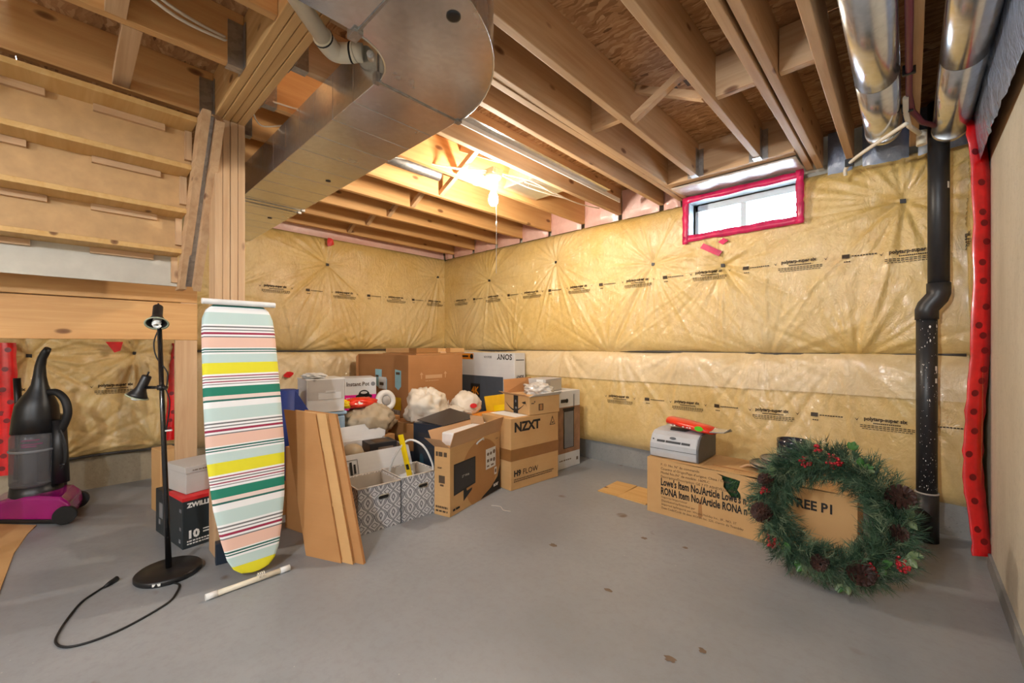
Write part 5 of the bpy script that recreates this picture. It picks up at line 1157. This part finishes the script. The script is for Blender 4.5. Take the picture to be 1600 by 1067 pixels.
m.f = f; m.sm = [False] * len(f); o = m.build('top_flaps', 'kraft_light', tr); s = o.modifiers.new('solid', 'SOLIDIFY'); s.thickness = .004
MB().beam((-.16, -.10, TZ + .004), (.30, -.115, TZ + .002), .006, .003).build('torn_edge', 'kraft_red', tr); MB().tube(smooth_path([(-.02, -.03, TZ), (.03, -.02, TZ + .022), (.09, -.03, TZ + .006)], 5), .008, 6).build('torn_curl', 'kraft_inner', tr)
MB().slab([(-L / 2 + .345, -Dp / 2 - .001, .04), (-L / 2 + .362, -Dp / 2 - .001, .06), (-L / 2 + .355, -Dp / 2 - .001, .16), (-L / 2 + .375, -Dp / 2 - .001, .20), (-L / 2 + .34, -Dp / 2 - .001, .15), (-L / 2 + .335, -Dp / 2 - .001, .06)], (0, -1, 0), .002).build('worn_patch', 'kraft', tr)
DD = (L, Dp, TZ)
prints(tr, FY, DD, [("Lowe's Item No./Article Lowe's n°:", .066, .095, .195, .0020, .57), ('RONA Item No./Article RONA n°: 4', .066, .095, .135, .0020, .57)], 'ink')
prints(tr, FY, DD, [('P. O. No. N° de commande', .022, .095, .325), ("Country of Origin/Pays d'origine: China / Chine", .022, .095, .298), ('Model No./N° de modèle: 1609LC', .022, .095, .272), ('Description/Description: GE 7 FT ASHEVILLE PINE', .022, .095, .246)], 'ink_soft')
prints(tr, FY, DD, [('Importer/Importateur', .019, .10, .112), ('Distributed by/Distribué par', .019, .10, .088), ('Imported by/Importé par: Winnie Holiday Inc., 3F., NO. 37', .019, .10, .064), ('Date Code/Code de date: RONA Inc. 220, chemin du Tremblay', .019, .10, .040)], 'ink_soft')
prints(tr, FY, DD, [('TREE P1', .068, .815, .25, .0022, .85)], 'ink')
m = MB()
rg = random.Random(9)
for k in range(260):
    c = Vector((-L / 2 + rg.uniform(.44, .59), -Dp / 2 + rg.uniform(.012, .05), rg.uniform(.20, .355))); d = Vector((rg.uniform(-1, 1), rg.uniform(-.8, .1), rg.uniform(-1, 1))).normalized() * .028; w_ = d.cross(Vector((.3, 1, .2))).normalized() * .0012
    q = c + d
    if q.y < -Dp / 2 + .009: q.y = -Dp / 2 + .009
    m.add([c - w_, c + w_, q], [(0, 1, 2)])
m.build('tree_needles', 'leaf', tr)['kind'] = 'stuff'
MB().box(-L / 2 + .43, -L / 2 + .60, -Dp / 2 + .05, -Dp / 2 + .06, .19, .36).build('tree_backing', 'needle_dark', tr)

pt = thing('printer', 'grey laser printer with dark side panel on the worn brown carton', 'printer', (-1.133, 2.915, TZ + .0035))
w, d, h = .325, .33, .175
pf = [(-d / 2, 0), (-d / 2 - .004, .035), (-d / 2 - .002, .09), (-d / 2 + .03, .145), (-d / 2 + .065, .168), (-.02, h), (d / 2 - .02, h), (d / 2, h - .02), (d / 2, 0)]
def shell(x0, x1, name, mat, grow=0, bev=.008):
    m = MB(); n = len(pf); m.v = [(x, y, z) for x in (x0, x1) for y, z in pf]; m.f = [tuple(reversed(range(n))), tuple(range(n, 2 * n))] + [(i, (i + 1) % n, n + (i + 1) % n, n + i) for i in range(n)]; m.sm = [False] * len(m.f)
    return m.build(name, mat, pt, fix=True, bevel=bev)
shell(-w / 2, w / 2 - .012, 'body', 'printer_grey'); shell(w / 2 - .013, w / 2, 'side_panel', 'printer_side', bev=.003)
yy = lambda z: -d / 2 - .003 + max(0, (z - .09)) * .58
for a, b in ((-.115, -.06), (-.055, .045), (.05, .105)): MB().slab([(a, yy(.108) - .003, .102), (b, yy(.108) - .003, .102), (b, yy(.118) - .003, .116), (a, yy(.118) - .003, .116)], (0, -1, .3), .004).build('paper_slot', 'printer_dark', pt)
MB().ellipse((-.01, yy(.132) - .004, .134), (1, 0, 0), (0, .5, .85), .022, .009).build('badge', 'tv_print', pt); MB().box(-w / 2 + .004, w / 2 - .014, -d / 2 - .0055, -d / 2 - .003, .055, .058).build('tray_seam', 'printer_side', pt)
MB().ellipse((-.14, yy(.115) - .003, .116), (1, 0, 0), (0, .5, .85), .006, .005).build('button', 'printer_dark', pt); MB().slab([(-.06, -.07, h + .002), (.04, -.07, h + .002), (.06, .02, h + .004), (-.09, .02, h + .004)], (0, 0, 1), .004).build('output_tray', 'printer_dark', pt)
rb = thing('wrapper_roll', 'bright red foil packet lying on the printer', 'packet', (-1.06, 2.90, TZ + h + .01), R(-12))
m = MB(); cs = [(-.19, .035, .020), (-.17, .06, .028), (-.05, .075, .03), (.08, .075, .028), (.15, .06, .022)]; n = 16
for x, a, b in cs:
    for j in range(n):
        t = 2 * math.pi * j / n; m.v.append((x, a * math.cos(t) * (1 + .06 * math.sin(3 * t + x * 20)), .03 + b * math.sin(t)))
m.f = [(i * n + j, i * n + (j + 1) % n, (i + 1) * n + (j + 1) % n, (i + 1) * n + j) for i in range(len(cs) - 1) for j in range(n)] + [tuple(reversed(range(n))), tuple((len(cs) - 1) * n + j for j in range(n))]; m.sm = [True] * len(m.f)
m.build('packet_body', 'bag_red', rb, rot=(0, R(5), 0)); 
m = MB().slab([(.15, -.06, .02), (.24, -.05, .03), (.255, .0, .05), (.24, .05, .03), (.15, .06, .02), (.15, .0, .04)], (0, 0, 1), .006); m.build('foil_end', 'foil', rb)
MB().lathe([(.0, 0), (.018, 0), (.018, .004), (0, .004)], 14, (-.192, 0, .03), Matrix.Rotation(R(90), 3, 'Y')).build('green_end', 'green_print', rb); MB().ellipse((.085, -.073, .03), (1, 0, 0), (0, .1, 1), .03, .016).build('green_mark', 'green_print', rb)
m = MB()
for x in (-.12, -.095, -.03, .0, .02): m.rect((x, -.0775, .022), (1, 0, 0), (0, -.0, 1), .012, .008)
m.build('white_print', 'ink_white', rb)['kind'] = 'stuff'

def plate(label, loc, r, grp='stacked plates on the long carton'):
    o = thing('plate', label, 'plate', loc, 0, grp)
    MB().lathe([(0, 0), (r * .6, 0), (r * .95, .010), (r, .016), (r * .985, .018), (r * .93, .0135), (r * .6, .006), (0, .006)], 40).build('plate_rim', 'ceramic', o); MB().lathe([(0, .0062), (r * .6, .0062), (r * .92, .0142), (r * .6, .0066), (0, .0066)], 40).build('glaze', 'plate_top', o); return o
z = TZ + .006
plate('lowest large plate under the wreath side of the stack', (-.60, 2.93, z), .125); plate('second large plate from the bottom of the left pile', (-.60, 2.93, z + .017), .125)
plate('third plate, shifted right, under the bowls', (-.545, 2.945, z + .036), .125); plate('top plate of the pile directly under the bowls', (-.545, 2.945, z + .053), .125)
for k in range(4):
    r = .083; zz = z + .062 + k * .028; b = thing('bowl', ('lowest dark bowl in the stack on the plates', 'second dark bowl from the bottom of the stack', 'third dark bowl from the bottom of the stack', 'topmost dark bowl of the stack, showing its inside')[k], 'bowl', (-.50, 2.955, zz), 0, 'stacked dark bowls')
    MB().lathe([(0, 0), (r * .80, 0), (r * .96, .012), (r, .03), (r, .046), (r * .96, .046), (r * .94, .03), (r * .78, .006), (0, .006)], 40).build('bowl_body', 'ceramic', b)

for (x, y, rz_, l) in ((-1.655, 2.955, R(1), 'square plywood offcut on the floor left of the long carton'), (-1.45, 2.945, R(-2), 'plywood offcut on the floor partly against the long carton')):
    w_ = .175 if x < -1.5 else .225
    o = MB().box(-w_ / 2, w_ / 2, -.155, .15, 0, .008).build('plywood_offcut', 'plywood', loc=(x, y, 0), rot=(0, 0, rz_), bevel=.001); tag(o, l, 'plywood')

# wreath
wr = thing('wreath', 'pine wreath with cones and red berries leaning on the long carton', 'wreath', (-.285, 2.52, .315))
tilt = Matrix.Rotation(R(-14), 3, 'X'); rg = random.Random(21)
RR = .236
def ring(a, r=0.0, off=0.0, k=0.0): return tilt @ Vector(((RR + r) * math.cos(a), off, (RR + r) * math.sin(a)))
MB().tube([ring(2 * math.pi * i / 40) for i in range(41)], .016, 8).build('wire_ring', 'twig', wr)
for nm, mat, cnt, ln in (('needles_dark', 'needle_dark', 300, .062), ('needles_green', 'needle_green', 300, .068), ('needles_pale', 'needle_pale', 110, .06)):
    m = MB()
    for k in range(cnt):
        a = 2 * math.pi * (k + rg.random()) / cnt; ph = rg.uniform(-math.pi, math.pi); rr = .03
        base = ring(a, rr * math.cos(ph) * .6, -abs(math.sin(ph)) * .03)
        out = (tilt @ Vector((math.cos(a) * math.cos(ph), -abs(math.sin(ph)) * .7, math.sin(a) * math.cos(ph)))) + (tilt @ Vector((-math.sin(a), 0, math.cos(a)))) * rg.uniform(.3, .9) + Vector((rg.uniform(-.3, .3), rg.uniform(-.3, .05), rg.uniform(-.3, .3)))
        out.normalize(); stem = rg.uniform(.06, .11)
        for j in range(30):
            f = j / 30; p = base + out * (stem * f); sd = Vector((rg.uniform(-1, 1), rg.uniform(-1, 1), rg.uniform(-1, 1))); d = (out * .9 + sd * .75).normalized() * ln * rg.uniform(.6, 1.0) * (1 - .25 * f)
            w_ = d.cross(Vector((rg.uniform(-1, 1), 1, rg.uniform(-1, 1)))).normalized() * .0013; q = p + d
            wz = q.z + .315
            if wz < .004: q.z = .004 - .315
            if q.y > .185: q.y = .185
            if p.z + .315 < .004: p = Vector((p.x, p.y, .004 - .315))
            m.add([p - w_, p + w_, q + w_ * .3, q - w_ * .3], [(0, 1, 2, 3)])
    m.build(nm, mat, wr)['kind'] = 'stuff'
def cone(a, r, size):
    c = ring(a, r, -.055); ax = (tilt @ Vector((math.cos(a) * .5 + .2, -.8, math.sin(a) * .2 + .2))).normalized(); q = Vector((0, 0, 1)).rotation_difference(ax).to_matrix(); m = MB()
    for lv in range(8):
        zz = (lv / 7 - .35) * size * 1.3; rad = size * .55 * math.sin(math.pi * (lv + 1.2) / 9.4)
        for j in range(9):
            t = 2 * math.pi * (j + .5 * (lv % 2)) / 9; d = Vector((math.cos(t), math.sin(t), .35)); s_ = Vector((-math.sin(t), math.cos(t), 0))
            p = Vector((0, 0, zz)) + d * rad * .35; e = Vector((0, 0, zz)) + d * rad
            m.add([c + q @ (p - s_ * size * .08), c + q @ (p + s_ * size * .08), c + q @ (e + s_ * size * .12), c + q @ (e + Vector((0, 0, size * .07))), c + q @ (e - s_ * size * .12)], [(0, 1, 2, 3, 4)])
    m.lathe([(.0, -size * .5), (size * .2, -size * .3), (size * .2, size * .3), (0, size * .6)], 8, c, q)
    m.build('pine_cone', 'cone_brown', wr)
for a, r, s_ in ((R(28), .03, .095), (R(196), .02, .09), (R(-62), .01, .095), (R(160), .02, .07), (R(-5), .0, .065), (R(-95), -.01, .07)): cone(a, r, s_)
def berries(a, r, n_, spread):
    m = MB(); c = ring(a, r, -.075)
    for k in range(n_):
        d = Vector((rg.gauss(0, 1), rg.gauss(0, .6), rg.gauss(0, 1))).normalized() * spread * rg.uniform(.4, 1)
        m.lathe([(0, -.007), (.005, -.005), (.007, 0), (.005, .005), (0, .007)], 7, c + d)
    m.build('berry_cluster', 'berry', wr)['kind'] = 'stuff'
for a, r, n_, sd in ((R(84), .01, 46, .036), (R(112), .0, 22, .026), (R(222), .05, 34, .034), (R(-52), .02, 44, .034), (R(170), .02, 14, .025), (R(-28), .06, 26, .03), (R(98), .06, 12, .02)): berries(a, r, n_, sd)
def leaf(a, r, ang, size, mat):
    c = ring(a, r, -.07); u = tilt @ Vector((math.cos(ang), -.25, math.sin(ang))); v = tilt @ Vector((-math.sin(ang), 0, math.cos(ang))); n_ = u.cross(v)
    o = [(0, 0), (.25, .28), (.55, .34), (.85, .16), (1, 0), (.85, -.16), (.55, -.34), (.25, -.28)]
    m = MB(); m.v = [c + u * (x * size) + v * (y * size) - n_ * (abs(y) * size * .35) for x, y in o] + [c + u * (x * size) + n_ * .002 for x in (.3, .6)]
    m.f = [(0, 1, 8), (1, 2, 9, 8), (2, 3, 9), (3, 4, 9), (4, 5, 9), (5, 6, 9), (6, 7, 8, 9), (7, 0, 8)]; m.sm = [True] * 8
    m.build('leaf', mat, wr)
for a, r, n_ in ((R(76), .085, 3), (R(150), .02, 4), (R(-20), .06, 5), (R(-108), .03, 4), (R(-40), .02, 3), (R(205), .0, 3), (R(-75), .06, 3), (R(60), .03, 3), (R(10), .05, 3), (R(-130), .0, 3)):
    for k in range(n_): leaf(a + rg.uniform(-.06, .06), r, a + rg.uniform(-1.3, 1.3), rg.uniform(.036, .05), 'leaf' if a == R(76) else rg.choice(('leaf_pale', 'leaf_pale', 'leaf')))

# loose things on the floor
m = MB(); q = [(-4.13, -.60), (-4.13, -.29), (-3.94, -.135), (-3.80, -.165), (-3.5, -.20), (-2.96, -.215), (-2.75, -.60)]
m.slab([(x, y, .006) for x, y in q], (0, 0, 1), .006); tag(m.build('floor_sheet', 'kraft_light'), 'stained tan sheet lying on the floor below the vacuum', 'sheet')
o = MB().tube(smooth_path([(-2.12, 2.03, .004), (-2.06, 2.06, .004), (-2.00, 2.03, .004), (-1.95, 2.05, .004)], 4), .003, 6).build('twine_scrap', 'cable_grey'); tag(o, 'thin grey twine scrap on the open floor', 'twine')

rg = random.Random(3)
for (x, y, r) in ((-.80, 1.02, .028), (-.86, .93, .02), (-.93, .985, .026), (-.86, .84, .022), (-1.45, 1.87, .022), (-1.0, 1.70, .016), (-.62, 1.48, .018), (-.55, 1.60, .014), (-1.12, 2.3, .018), (-.9, 2.35, .014)):
    m = MB(); n = 14
    m.v = [(x + r * rg.uniform(.55, 1.15) * math.cos(2 * math.pi * i / n) * 1.3, y + r * rg.uniform(.55, 1.15) * math.sin(2 * math.pi * i / n), .0012) for i in range(n)]; m.f = [tuple(range(n))]; m.sm = [False]
    m.build('floor_stain', 'floor_stain', FLOOR)
